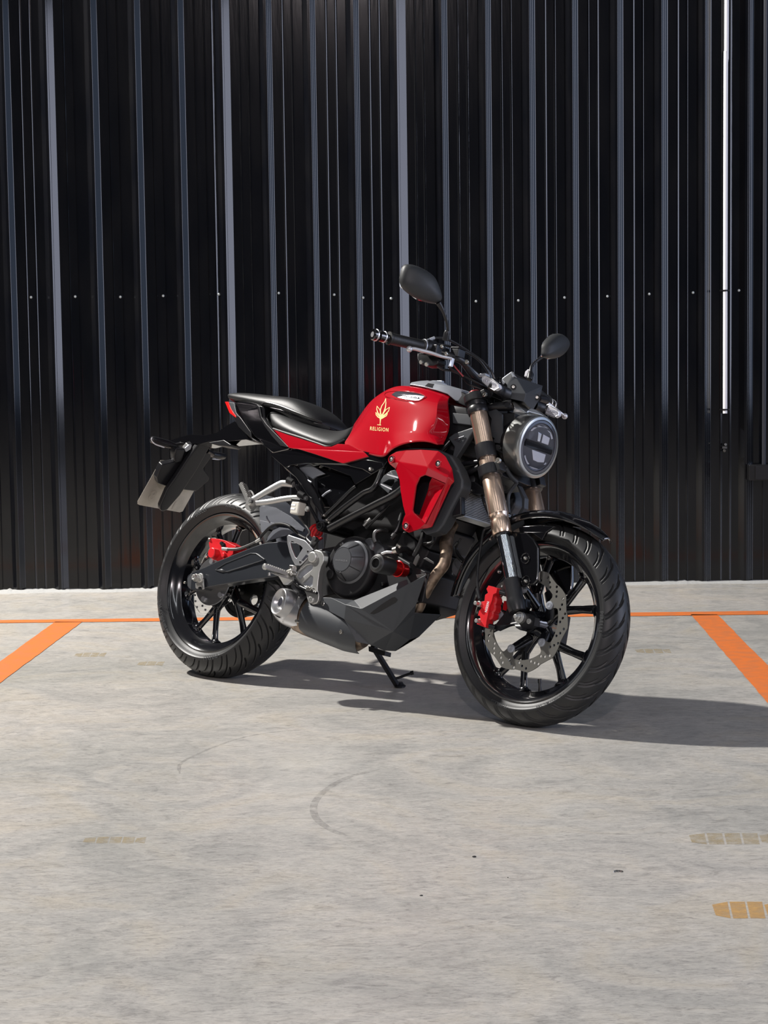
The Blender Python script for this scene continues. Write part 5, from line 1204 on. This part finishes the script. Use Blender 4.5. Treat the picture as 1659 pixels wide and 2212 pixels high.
b=MB(); a_=V3(c8(218,935,-.205)); e_=V3(c8(285,1085,-.200)); d=(e_-a_).normalized(); sd=V3((0,1,0)).cross(d).normalized(); up=V3((0,1,0))
b.box((a_+e_)/2,.012,.020,(e_-a_).length,(sd,up,d)); b.lathe([(0,-.004),(.007,-.003),(.0075,.004),(0,.004)],a_,d,14)
sd2=sd if sd.x>0 else -sd
for i in range(8): b.box(a_+d*((e_-a_).length*(.12+.095*i))+sd2*.0075,.005,.020,.0035,(sd,up,d))
b.make('passenger_footpeg','cast_silver',ph,bevel=.001); bolt('peg_pivot',c8(298,1092,-.206),YN,.007,'dark_steel',ph)
for x,y in((648,908),(748,1032)):
    b=MB(); b.lathe([(0,-.012),(.010,-.012),(.0105,.01),(0,.01)],c8(x,y,-.158),(-1,-.3,.3),18); b.make('mount_bush','matte_black',ph)
b=MB(); A_=np.array(c8(722,1155,-.165)); b.box(A_,.036,.034,.040); rsv=b.make('brake_fluid_reservoir','reservoir_plastic',bike,bevel=.005,seg=3)
b=MB(); b.box(A_+np.array([0,0,.024]),.039,.037,.008); b.make('reservoir_cap','hose_rubber',rsv,bevel=.002)
b=MB()
for dz in(.008,-.004): b.box(A_+np.array([-.006,-.0175,dz]),.018,.001,.006)
b.make('reservoir_window','white_pvc',rsv)
b=MB(); b.lathe([(0,-.004),(.004,-.004),(.004,-.001),(.0085,-.001),(.0085,.004),(0,.004)],c8(800,1158,-.17),YP,20); b.make('reservoir_bolt','cast_silver',rsv)
b=MB(); b.tube([c8(728,1225,-.160),c8(765,1275,-.160),c8(810,1335,-.160),c8(825,1375,-.160),c8(800,1420,-.163),c15(625,300,-.168)],.0036,n=8,seg=10); b.make('reservoir_hose','dark_steel',rsv)
# ---------------------------------------------------------------- handlebar and controls
ge=np.array(c14(228,238,-.385)); gi=np.array(c14(690,345,-.262))
gd=(ge-gi)/np.linalg.norm(ge-gi)
bar_r=[ge+gd*.01,gi,c14(1050,480,-.200),c14(1180,540,-.168),c14(1290,680,-.125),c14(1400,790,-.085),c13(600,390,-.040)]
ctr=np.array(c13(600,390,-.040)); ctr[1]=0
b=MB(); b.tube(bar_r+[tuple(ctr)]+[neg(p) for p in bar_r[::-1]],.0112,n=10,seg=20)
hb_=b.make('handlebar','satin_black',bike)
def neg2(p): return (p[0]-.055,-p[1],p[2]-.004)   # left side sits slightly further back: bars turned a little
def grip(sg):
    fn=(lambda p:tuple(p)) if sg<0 else (lambda p:neg(p))
    e=np.array(fn(ge)); i=np.array(fn(gi)); d=(e-i)/np.linalg.norm(e-i); L_=np.linalg.norm(e-i)
    b=MB(); pr=[(.0112,0),(.0205,0),(.0215,.003),(.0200,.007),(.0172,.010)]
    for k in range(16): h=.012+(L_-.026)*k/15; pr+=[(.0168,h),(.0172,h+.002),(.0172,h+.0045)]
    pr+=[(.0168,L_-.009),(.0195,L_-.007),(.0195,L_-.001),(.0112,L_)]
    b.lathe(pr,i,d,28); g_=b.make('handlebar_grip','grip_rubber',hb_,smooth=50)
    b=MB(); b.lathe([(.0,-.002),(.0125,-.002),(.0125,.004),(.0095,.006),(.0095,.010),(.0155,.012),(.0160,.015),(.0160,.032),(.0120,.0335),(.0110,.038),(.0165,.040),(.0170,.043),(.0170,.052),(.0145,.055),(0,.055)],e,d,28); be=b.make('bar_end_weight','gloss_black',hb_,smooth=35)
    b=MB(); b.lathe([(.0172,.0400),(.0178,.0405),(.0178,.0440),(.0172,.0445)],e,d,28); b.lathe([(.0,.0555),(.0075,.0555),(.0085,.0545)],e,d,20); b.lathe([(.0165,.0125),(.0171,.0130),(.0171,.0160),(.0165,.0165)],e,d,28); b.make('bar_end_ring','satin_silver',be,smooth=40)
    return e,i,d
grip(-1); grip(1)
# right switch block, throttle and its cables
b=MB(); b.lathe([(.011,-.002),(.0225,0),(.0235,.006),(.0235,.034),(.020,.038),(.0112,.040)],gi,-gd,28); sb=b.make('throttle_housing','satin_black',hb_,smooth=40)
b=MB(); b.lathe([(.0190,-.006),(.0215,-.005),(.0215,-.001),(.019,0)],gi,-gd,28); b.plate([c14(690,275,-.262),c14(740,245,-.262),c14(730,350,-.262),c14(705,370,-.262)],(),.006); b.make('throttle_clamp','trim_grey',sb,bevel=.0008)
def side2(fn0,name,m,par,**kw):
    o=fn0().make(name,m,par,**kw); b=fn0(); b.xf(neg); b.make(name,m,par,**kw); return o
def f_():
    b=MB(); b.plate([c14(600,430,-.245),c14(700,420,-.242),c14(800,440,-.235),c14(880,500,-.225),c14(870,560,-.225),c14(800,590,-.232),c14(700,595,-.242),c14(620,560,-.250),c14(595,500,-.25)],(),.035); b.box(c14(860,420,-.225),.040,.060,.034); return b
swb=side2(f_,'switch_block','satin_black',hb_,bevel=.006,seg=3)
b=MB(); b.lathe([(0,-.002),(.005,-.002),(.006,.002),(.006,.006)],c14(660,545,-.250),(0,-1,-.4),14); b.lathe([(0,-.002),(.005,-.002),(.006,.002),(.006,.006)],c14(730,572,-.244),(0,-1,-.5),14); b.make('switch_button','cast_silver',swb)
for x,y in((915,350),(970,440)): bolt('switch_bolt',c14(x,y,-.235),(.3,-1,.3),.0055,'steel',swb)
# levers
def f_():
    b=MB(); P_=[c14(500,380,-.335),c14(560,375,-.322),c14(660,400,-.300),c14(780,430,-.272),c14(900,470,-.245),c14(1000,492,-.222),c14(1040,500,-.213)]
    b.tube(P_,[.0058,.0066,.0066,.0064,.006,.0058,.0058],n=6,seg=16,ry=.8); q=P_[0]
    b.lathe([(0,-.0095),(.0055,-.0078),(.0088,-.0035),(.0095,0),(.0088,.0035),(.0055,.0078),(0,.0095)],q,(0,0,1),20)
    b.plate([c14(985,480,-.222),c14(1055,492,-.210),c14(1030,600,-.212),c14(985,600,-.222),c14(1005,585,-.220),c14(1022,512,-.216),c14(980,505,-.225)],(),.010); return b
lev=f_().make('brake_lever','lever_silver',hb_,bevel=.0012)
lb=np.array(c13(1540,705,.345)); lb0=np.array(c13(1240,480,.262))
b=MB(); b.tube([lb,lb+(lb0-lb)*.12,lb+(lb0-lb)*.3,lb+(lb0-lb)*.7,lb0],[.0066,.0058,.0062,.0068,.0068],n=6,seg=16,ry=.8); b.lathe([(0,-.0098),(.0055,-.008),(.009,-.0035),(.0098,0),(.009,.0035),(.0055,.008),(0,.0098)],lb,(0,0,1),20); b.make('clutch_lever','lever_silver',hb_)
# cables arching over the bar
for pts,r_ in (([c14(760,255,-.250),c14(820,238,-.235),c14(950,245,-.205),c14(1100,310,-.165),c14(1300,440,-.115),c14(1440,540,-.085),c14(1545,660,-.060),c14(1590,760,-.050)],.0038),
               ([c14(755,350,-.250),c14(820,318,-.235),c14(950,330,-.205),c14(1100,370,-.170),c14(1270,440,-.125),c14(1400,530,-.095),c14(1490,650,-.070),c14(1520,730,-.060)],.0036),
               ([c14(850,590,-.215),c14(930,640,-.200),c14(1050,660,-.170),c14(1200,720,-.135),c14(1400,830,-.095),c13(560,350,-.06),c13(620,420,-.05)],.0036),
               ([c14(1000,610,-.195),c14(1150,710,-.15),c13(300,290,-.110),c13(420,340,-.090),c13(560,390,-.07)],.0030)):
    b=MB(); b.tube(pts,r_,n=9,seg=10); b.make('control_cable','hose_rubber',hb_)
for x,y in((760,260),(755,352)):
    b=MB(); p=V3(c14(x,y,-.250)); p2=V3(c14(x+60,y-24,-.238)); b.tube([p,p2],.0048,seg=12); b.make('cable_ferrule','trim_grey',hb_)
mat('red_wire',(.35,.05,.06),.4); b=MB(); b.tube([c14(1060,575,-.18),c14(1110,640,-.165),c14(1190,730,-.145)],.0022,n=5,seg=8); b.make('brake_switch_wire','red_wire',hb_)
# master cylinder box on the bar
b=MB(); b.box(c14(1120,440,-.185),.030,.034,.026); b.box(tuple(np.array(c14(1120,440,-.185))+np.array([0,0,.015])),.034,.038,.006); b.make('front_brake_reservoir','satin_black',hb_,bevel=.003)
bolt('clamp_bolt',c14(1235,545,-.165),(.3,-1,.2),.0065,'steel',hb_)
b=MB(); b.tube([c14(1215,570,-.166),c14(1300,650,-.128),c14(1400,740,-.095)],.0062,seg=12); b.make('cable_sleeve','dark_steel',hb_)
b=MB(); b.plate([c13(345,310,-.07),c13(365,318,-.07),c13(385,370,-.07),c13(470,390,-.07),c13(470,410,-.07),c13(375,400,-.07)],(),.01); b.make('cable_guide','satin_black',hb_,bevel=.001)
# bar clamps over the upper yoke
b=MB(); b.box((ctr[0],0,ctr[2]-.004),.036,.11,.034); b.box((ctr[0]-.01,0,ctr[2]-.045),.05,.07,.07); b.make('bar_clamp','satin_black',hb_,bevel=.004)
# ---------------------------------------------------------------- mirrors
def mirror(base,stem,outline,centre,nrm,k,name='mirror',dep=.030):
    b=MB(); b.tube(stem,[.0052,.0048,.0050,.0085],n=8,seg=12); m_=b.make(name,'satin_black',bike)
    b=MB(); b.lathe([(0,-.014),(.0085,-.014),(.0098,-.010),(.0098,.008),(.0068,.016),(0,.018)],base,V3(stem[1])-V3(stem[0]),16); b.make('mirror_mount','satin_black',m_,bevel=.0006)
    nrm=np.array(nrm,float); nrm/=np.linalg.norm(nrm); P_=[np.array(QP(k,x,y,centre,nrm)) for x,y in outline]; c_=sum(P_)/len(P_)
    rows=[]
    for s_,h in((1,-.010),(1.0,.0),(.96,.008),(.80,.018),(.48,dep*.9),(.10,dep)): rows.append([tuple(c_+(p-c_)*s_+nrm*h) for p in P_])
    b=grid(rows,closed=True); n_=len(P_); b.f.append(tuple(len(b.v)-n_+i for i in range(n_))); sh=b.make('mirror_shell','mirror_shell',m_,sub=1,smooth=60)
    rows=[[tuple(c_+(p-c_)*s_+nrm*h) for p in P_] for s_,h in((.985,-.0102),(.95,-.0075))]; b=grid(rows,closed=True); b.f.append(tuple(n_+i for i in range(n_))[::-1]); b.make('mirror_glass','chrome',sh)
    return m_
stem=[c3(603,690,-.262),c3(618,620,-.266),c3(585,500,-.295),c3(542,420,-.318)]
mirror(c3(605,685,-.262),stem,[(262,122),(290,106),(370,122),(480,182),(522,232),(548,300),(572,372),(570,400),(540,428),(500,425),(380,395),(300,335),(244,288),(238,220)],c3(430,270,-.365),(.93,-.37,.02),3)
stem=[c3(1272,1000,.262),c3(1285,925,.275),c3(1345,868,.305),c3(1412,815,.345)]
mirror(c3(1272,1005,.262),stem,[(1383,770),(1392,735),(1430,690),(1470,662),(1515,664),(1560,700),(1576,740),(1572,775),(1545,820),(1500,862),(1440,868),(1400,855),(1378,845),(1385,800)],c3(1475,765,.375),(.62,.10,.10),3,dep=.026)
b=MB(); b.plate([c13(1015,200,.262),c13(1030,130,.262),c13(1068,98,.262),c13(1085,110,.262),c13(1062,200,.262)],(),.01); b.make('mirror_boot','clear_lens',hb_,bevel=.003)
# ---------------------------------------------------------------- instrument pod
MV={'a':(735,222,-.062),'b':(858,132,-.058),'c':(885,142,-.055),'d':(920,212,-.052),'e':(800,300,-.070),'f':(825,400,-.074),'g':(780,465,-.074),'h':(1020,520,-.050),'i':(1045,415,-.052),
 'j':(1235,330,.055),'k':(1245,385,.060),'l':(1205,505,.055),'m':(1135,622,.030),'n':(1062,572,-.020),'o':(1120,430,-.005),'p':(1200,310,.055),'q':(905,160,.01),'r':(1190,290,.070)}
names=list(MV); F_=['abde','adh' if False else 'bcd','edif','fihg','iohn' if False else 'hino','djoi' if False else 'dpji','ijo' if False else 'jkoi','kolm' if False else 'kloi','lmno' if False else 'lmno']
F_=['abcde','edif','fihg','hion','dpji','jko','joi','klo','lmno']
b=MB(); b.add([c13(*MV[k]) for k in names],[tuple(names.index(t) for t in s_) for s_ in F_])
pod=b.make('instrument_pod','dark_grey_plastic',bike,bevel=.0022,seg=2,limit=6)
# top, back and far side of the pod
pc=lambda k,dx,dy,dz:tuple(np.array(c13(*MV[k]))+np.array([dx,dy,dz]))
A1,A2,A3,A4=map(np.array,(c13(*MV['b']),c13(*MV['d']),c13(*MV['p']),c13(*MV['j'])))
far=[np.array([A1[0]-.02,.062,A1[2]-.004]),np.array([A2[0]-.01,.066,A2[2]-.004])]
b=MB(); rr_=[A1,A2,A3,far[0]]; v=[tuple(p) for p in (A1,A2,A3,(A1[0]-.01,.062,A1[2]-.01))]+[tuple(np.array(p)-np.array([.0,0,.03])) for p in (A1,A2,A3,(A1[0]-.01,.062,A1[2]-.01))]
b.add(v,[(0,1,2,3),(4,7,6,5),(0,3,7,4),(2,6,7,3)]); b.make('pod_top','satin_black',pod,bevel=.003)
b=MB(); cpt=(np.array(c13(*MV['f']))+np.array(c13(*MV['l'])))/2; b.box((cpt[0]-.035,.0,cpt[2]+.012),.05,.115,.075,(Vector((.9,0,.43)),Vector((0,1,0)),Vector((-.43,0,.9)))); b.make('pod_back','satin_black',pod,bevel=.008)
b=MB(); P_=[c13(738,220,-.0625),c13(858,140,-.059),c13(880,165,-.057),c13(765,245,-.064)]; b.plate([c13(735,222,-.063),c13(800,170,-.0615),c13(858,133,-.0595),c13(890,178,-.0575),c13(920,212,-.0545),c13(890,200,-.0565),c13(745,300,-.066),c13(728,260,-.065)],(),.006); b.make('pod_bezel','trim_grey',pod,bevel=.002)
for x,y,l in((885,335,-.073),(1188,468,.035)):
    q=c13(x,y,l); b=MB(); b.lathe([(0,-.0006),(.0085,-.0006),(.0088,.003)],q,(.5,-.85,0),20); b.make('bolt_recess','matte_black',pod); bolt('pod_bolt',tuple(np.array(q)+np.array([.001,-.002,0])),(.5,-.85,0),.0048,'steel',pod)
b=MB(); b.lathe([(0,-.01),(.010,-.01),(.012,-.006),(.012,.008),(0,.01)],c13(715,258,-.055),(.2,-.6,.8),16); b.tube([c13(680,300,-.06),c13(740,280,-.06)],.007,seg=10); b.make('pod_connector','gloss_black',pod)
# ---------------------------------------------------------------- front indicators
def indicator(out,k,lat_,body,name='front_indicator'):
    P_=[np.array(Q(k,x,y,lat_)) for x,y in out]
    b=MB(); b.tube(body,[.013,.0125,.0135,.015],n=5,seg=18,ry=1.3); o_=b.make(name,'satin_black',bike)
    c_=sum(P_)/len(P_)
    b=MB(); b.plate([tuple(p) for p in P_],(),.016); b.make('indicator_lens','clear_lens',o_,bevel=.003,seg=3)
    b=MB(); b.plate([tuple(c_+(p-c_)*.72+np.array([0,-.0008,0])) for p in P_],(),.002); b.make('lens_insert','lens_pattern',o_,bevel=.0008)
    b=MB()
    for i in range(-3,4): 
        q=c_+(P_[1]-P_[0])*0; b.box(tuple(c_+((P_[4]+P_[5])/2-(P_[0]+P_[-1])/2)*(i/9)+np.array([0,-.0016,0])),.0022,.002,.006)
    b.make('lens_pattern','trim_grey',o_)
    b=MB(); b.tube([tuple(p) for p in P_]+[tuple(P_[0])],.0016,smooth=False,seg=8,cap=False); b.make('lens_rim','satin_silver',o_)
    return o_
indicator([(482,222),(500,195),(530,190),(620,235),(695,300),(700,340),(640,375),(570,335),(490,265)],13,-.150,[c13(820,420,-.080),c13(740,385,-.105),c13(690,350,-.128),c13(600,290,-.140)])
indicator([(1300,575),(1330,555),(1360,575),(1430,610),(1462,650),(1455,695),(1415,720),(1360,700),(1295,670)],13,.112,[c13(1150,560,.07),c13(1200,580,.09),c13(1270,610,.112),c13(1300,625,.118)])
b=MB(); b.tube([c13(1195,480,.20),c13(1250,490,.235),c13(1300,510,.26)],[.012,.015,.013],seg=16); b.make('clutch_perch','satin_black',hb_)
b=MB(); b.plate([c13(415,175,-.13),c13(450,158,-.13),c13(525,150,-.13),c13(530,185,-.13),c13(490,200,-.13),c13(440,198,-.13)],(),.02); b.make('indicator_cap','trim_grey',hb_,bevel=.003)
# ---------------------------------------------------------------- headlight
HN=np.array([.985,-.03,-.10]); HN=SM@HN; HN/=np.linalg.norm(HN)
hc=np.array(Q(7,930,672,.004))
kx=1.0
b=MB(); r_=.0925
b.lathe([(r_*.865,.002),(r_*.875,.005),(r_*.91,.0045),(r_*.955,.0035),(r_*.99,.0005),(r_,-.003),(r_*1.0,-.016),(r_*.995,-.017),(r_*.995,-.052),(r_*.97,-.058),(r_*.90,-.060),(r_*.86,-.04),(r_*.865,-.002)],hc,HN,96,cap=False)
hd=b.make('headlight','headlight_ring',bike,smooth=30)
b=MB(); b.lathe([(r_*.90,-.045),(r_*.88,-.070),(r_*.75,-.095),(r_*.45,-.108),(0,-.110)],hc,HN,64); b.make('headlight_bowl','satin_black',hd,smooth=50)
b=MB(); b.lathe([(r_*.868,.001),(r_*.85,.004),(r_*.77,.005),(r_*.745,.001),(r_*.72,-.016),(0,-.026)],hc,HN,80); b.make('lamp_backing','lamp_inner',hd,smooth=40)
hxu=V3(np.cross((0,0,1),HN)).normalized(); hzu=V3(HN).cross(hxu).normalized()
def hp3(u,v_,h): return V3(hc)+hxu*u*r_+hzu*v_*r_+V3(HN)*h
def hpl(pts,h,th,name,m,**kw):
    b=MB(); b.plate([tuple(hp3(u,v_,h)) for u,v_ in pts],(),th,d=tuple(-HN),proj='yz'); return b.make(name,m,hd,**kw)
arc=lambda r__,a0,a1,n:[(r__*math.cos(R(a0+(a1-a0)*i/n)),r__*math.sin(R(a0+(a1-a0)*i/n))) for i in range(n+1)]
b=MB()   # upper reflector bowl, lower reflector bowl and lens blocks
def bowl(cu,cv,ru,rv,h0,dep):
    rows=[]
    for s_ in np.linspace(1,.06,7): rows.append([tuple(hp3(cu+ru*s_*math.cos(2*PI*j/32),cv+rv*s_*math.sin(2*PI*j/32),h0-dep*math.sqrt(max(0,1-s_*s_)))) for j in range(32)])
    g_=grid(rows,closed=True); return g_
for cu,cv,ru,rv in((0,.37,.62,.28),(0,-.36,.62,.27)):
    g_=bowl(cu,cv,ru,rv,-.001,.012); b.add(g_.v,g_.f)
b.make('reflector_bowl','lamp_reflector',hd,smooth=60)
hpl([(-.66,.13),(-.60,.13),(.60,.13),(.66,.13),(.69,.0),(.66,-.10),(.45,-.10),(-.45,-.10),(-.66,-.10),(-.69,0)],.0035,.014,'lamp_crossbar','satin_black',bevel=.002)
hpl(arc(.70,215,325,14)+arc(.63,325,215,14),.001,.008,'light_guide','clear_lens',bevel=.001)
hpl(arc(.70,35,145,14)+arc(.63,145,35,14),.001,.008,'light_guide','clear_lens',bevel=.001)
hpl([(.06,.44),(.42,.40),(.42,.16),(.06,.16)],.0025,.010,'lens_block','lens_pattern',bevel=.002)
hpl([(-.30,-.14),(.42,-.14),(.42,-.40),(.10,-.46),(-.12,-.44)],.0025,.010,'lens_block','lens_pattern',bevel=.002)
hpl([(-.20,.46),(-.02,.44),(-.02,.16),(-.14,.16)],.0025,.010,'lens_block','lamp_reflector',bevel=.002)
b=MB()
rows=[]
for s_ in np.linspace(1,.02,9): rows.append([tuple(hp3(75/100*s_*math.cos(2*PI*j/64),75/100*s_*math.sin(2*PI*j/64),.004+.010*math.sqrt(max(0,1-s_*s_)))) for j in range(64)])
g_=grid(rows,closed=True); g_.make('lamp_glass','glass',hd,smooth=60)

# headlight brackets and shroud behind
def f_(): 
    b=MB(); b.plate([c13(548,640,-.070),c13(600,590,-.070),c13(640,600,-.070),c13(740,680,-.070),c13(752,1050,-.070),c13(740,1062,-.070),c13(640,1045,-.070),c13(618,1015,-.070),c13(640,990,-.070),c13(600,960,-.070),c13(585,850,-.070),c13(600,740,-.070),c13(560,680,-.070)],(),.006); return b
hbr=both('headlight_bracket','dark_grey_plastic',bike,f_,bevel=.003,seg=3)
b=MB(); b.plate([c13(690,680,-.071),c13(738,680,-.071),c13(752,1055,-.071),c13(700,1040,-.071)],(),.004); b.make('bracket_flange','dark_grey_plastic',hbr,bevel=.002)
b=MB(); b.tube([c13(545,600,-.072),c13(700,580,-.060),c13(820,570,-.050),c13(870,560,-.045)],[.010,.014,.017,.016],n=5,seg=16); b.lathe([(0,-.001),(.0085,-.001),(.0085,.004)],c13(812,565,-.0695),(.3,-1,0),20); hs2=b.make('headlight_stay','satin_black',hbr)
b=MB(); b.plate([c13(815,505,-.045),c13(900,515,-.040),c13(1045,655,-.012),c13(1130,660,.010),c13(1000,700,-.015),c13(960,695,-.025),c13(870,660,-.040),c13(895,600,-.042),c13(880,545,-.044)],(),.05); b.plate([c13(1050,640,-.005),c13(1100,600,.01),c13(1180,625,.03),c13(1270,700,.05),c13(1330,780,.06),c13(1200,700,.04),c13(1060,690,.0)],(),.02)
b.make('headlight_cowl','headlight_ring',hbr,bevel=.004,seg=3)
b=MB(); b.plate([c7(500,640,-.075),c7(640,655,-.060),c7(640,735,-.060),c7(600,750,-.070),c7(500,700,-.075)],(),.03); b.plate([c7(420,330,-.06),c7(700,330,-.05),c7(720,640,-.05),c7(480,620,-.06)],(),.09); b.make('headlight_core','matte_black',hbr,bevel=.004)
bolt('bracket_bolt',c7(556,683,-.078),YN,.0045,'dark_steel',hbr)
b=MB(); b.tube([c7(610,880,-.055),c7(660,960,-.03),c7(720,1020,.0)],.007,seg=12); b.tube([c7(725,1020,0),c7(640,1150,0),c7(640,1330,-.01)],.0055,seg=12); b.plate([c7(715,1040,.03),c7(740,1060,.03),c7(800,1180,.03),c7(795,1280,.03),c7(730,1380,.03),c7(665,1420,.03),c7(700,1380,.03),c7(770,1270,.03),c7(770,1190,.03)],(),.02); b.make('fork_brace','dark_grey_plastic',bike,bevel=.002)
b=MB(); b.lathe([(0,-.01),(.018,-.01),(.020,.02),(0,.02)],c7(270,1020,-.06),(.3,-1,.2),24); b.plate([c7(180,1030,-.08),c7(300,1010,-.08),c7(440,1120,-.08),c7(420,1140,-.08),c7(280,1135,-.08),c7(200,1070,-.08)],(),.05); b.make('wiring_cover','satin_black',bike,bevel=.004)
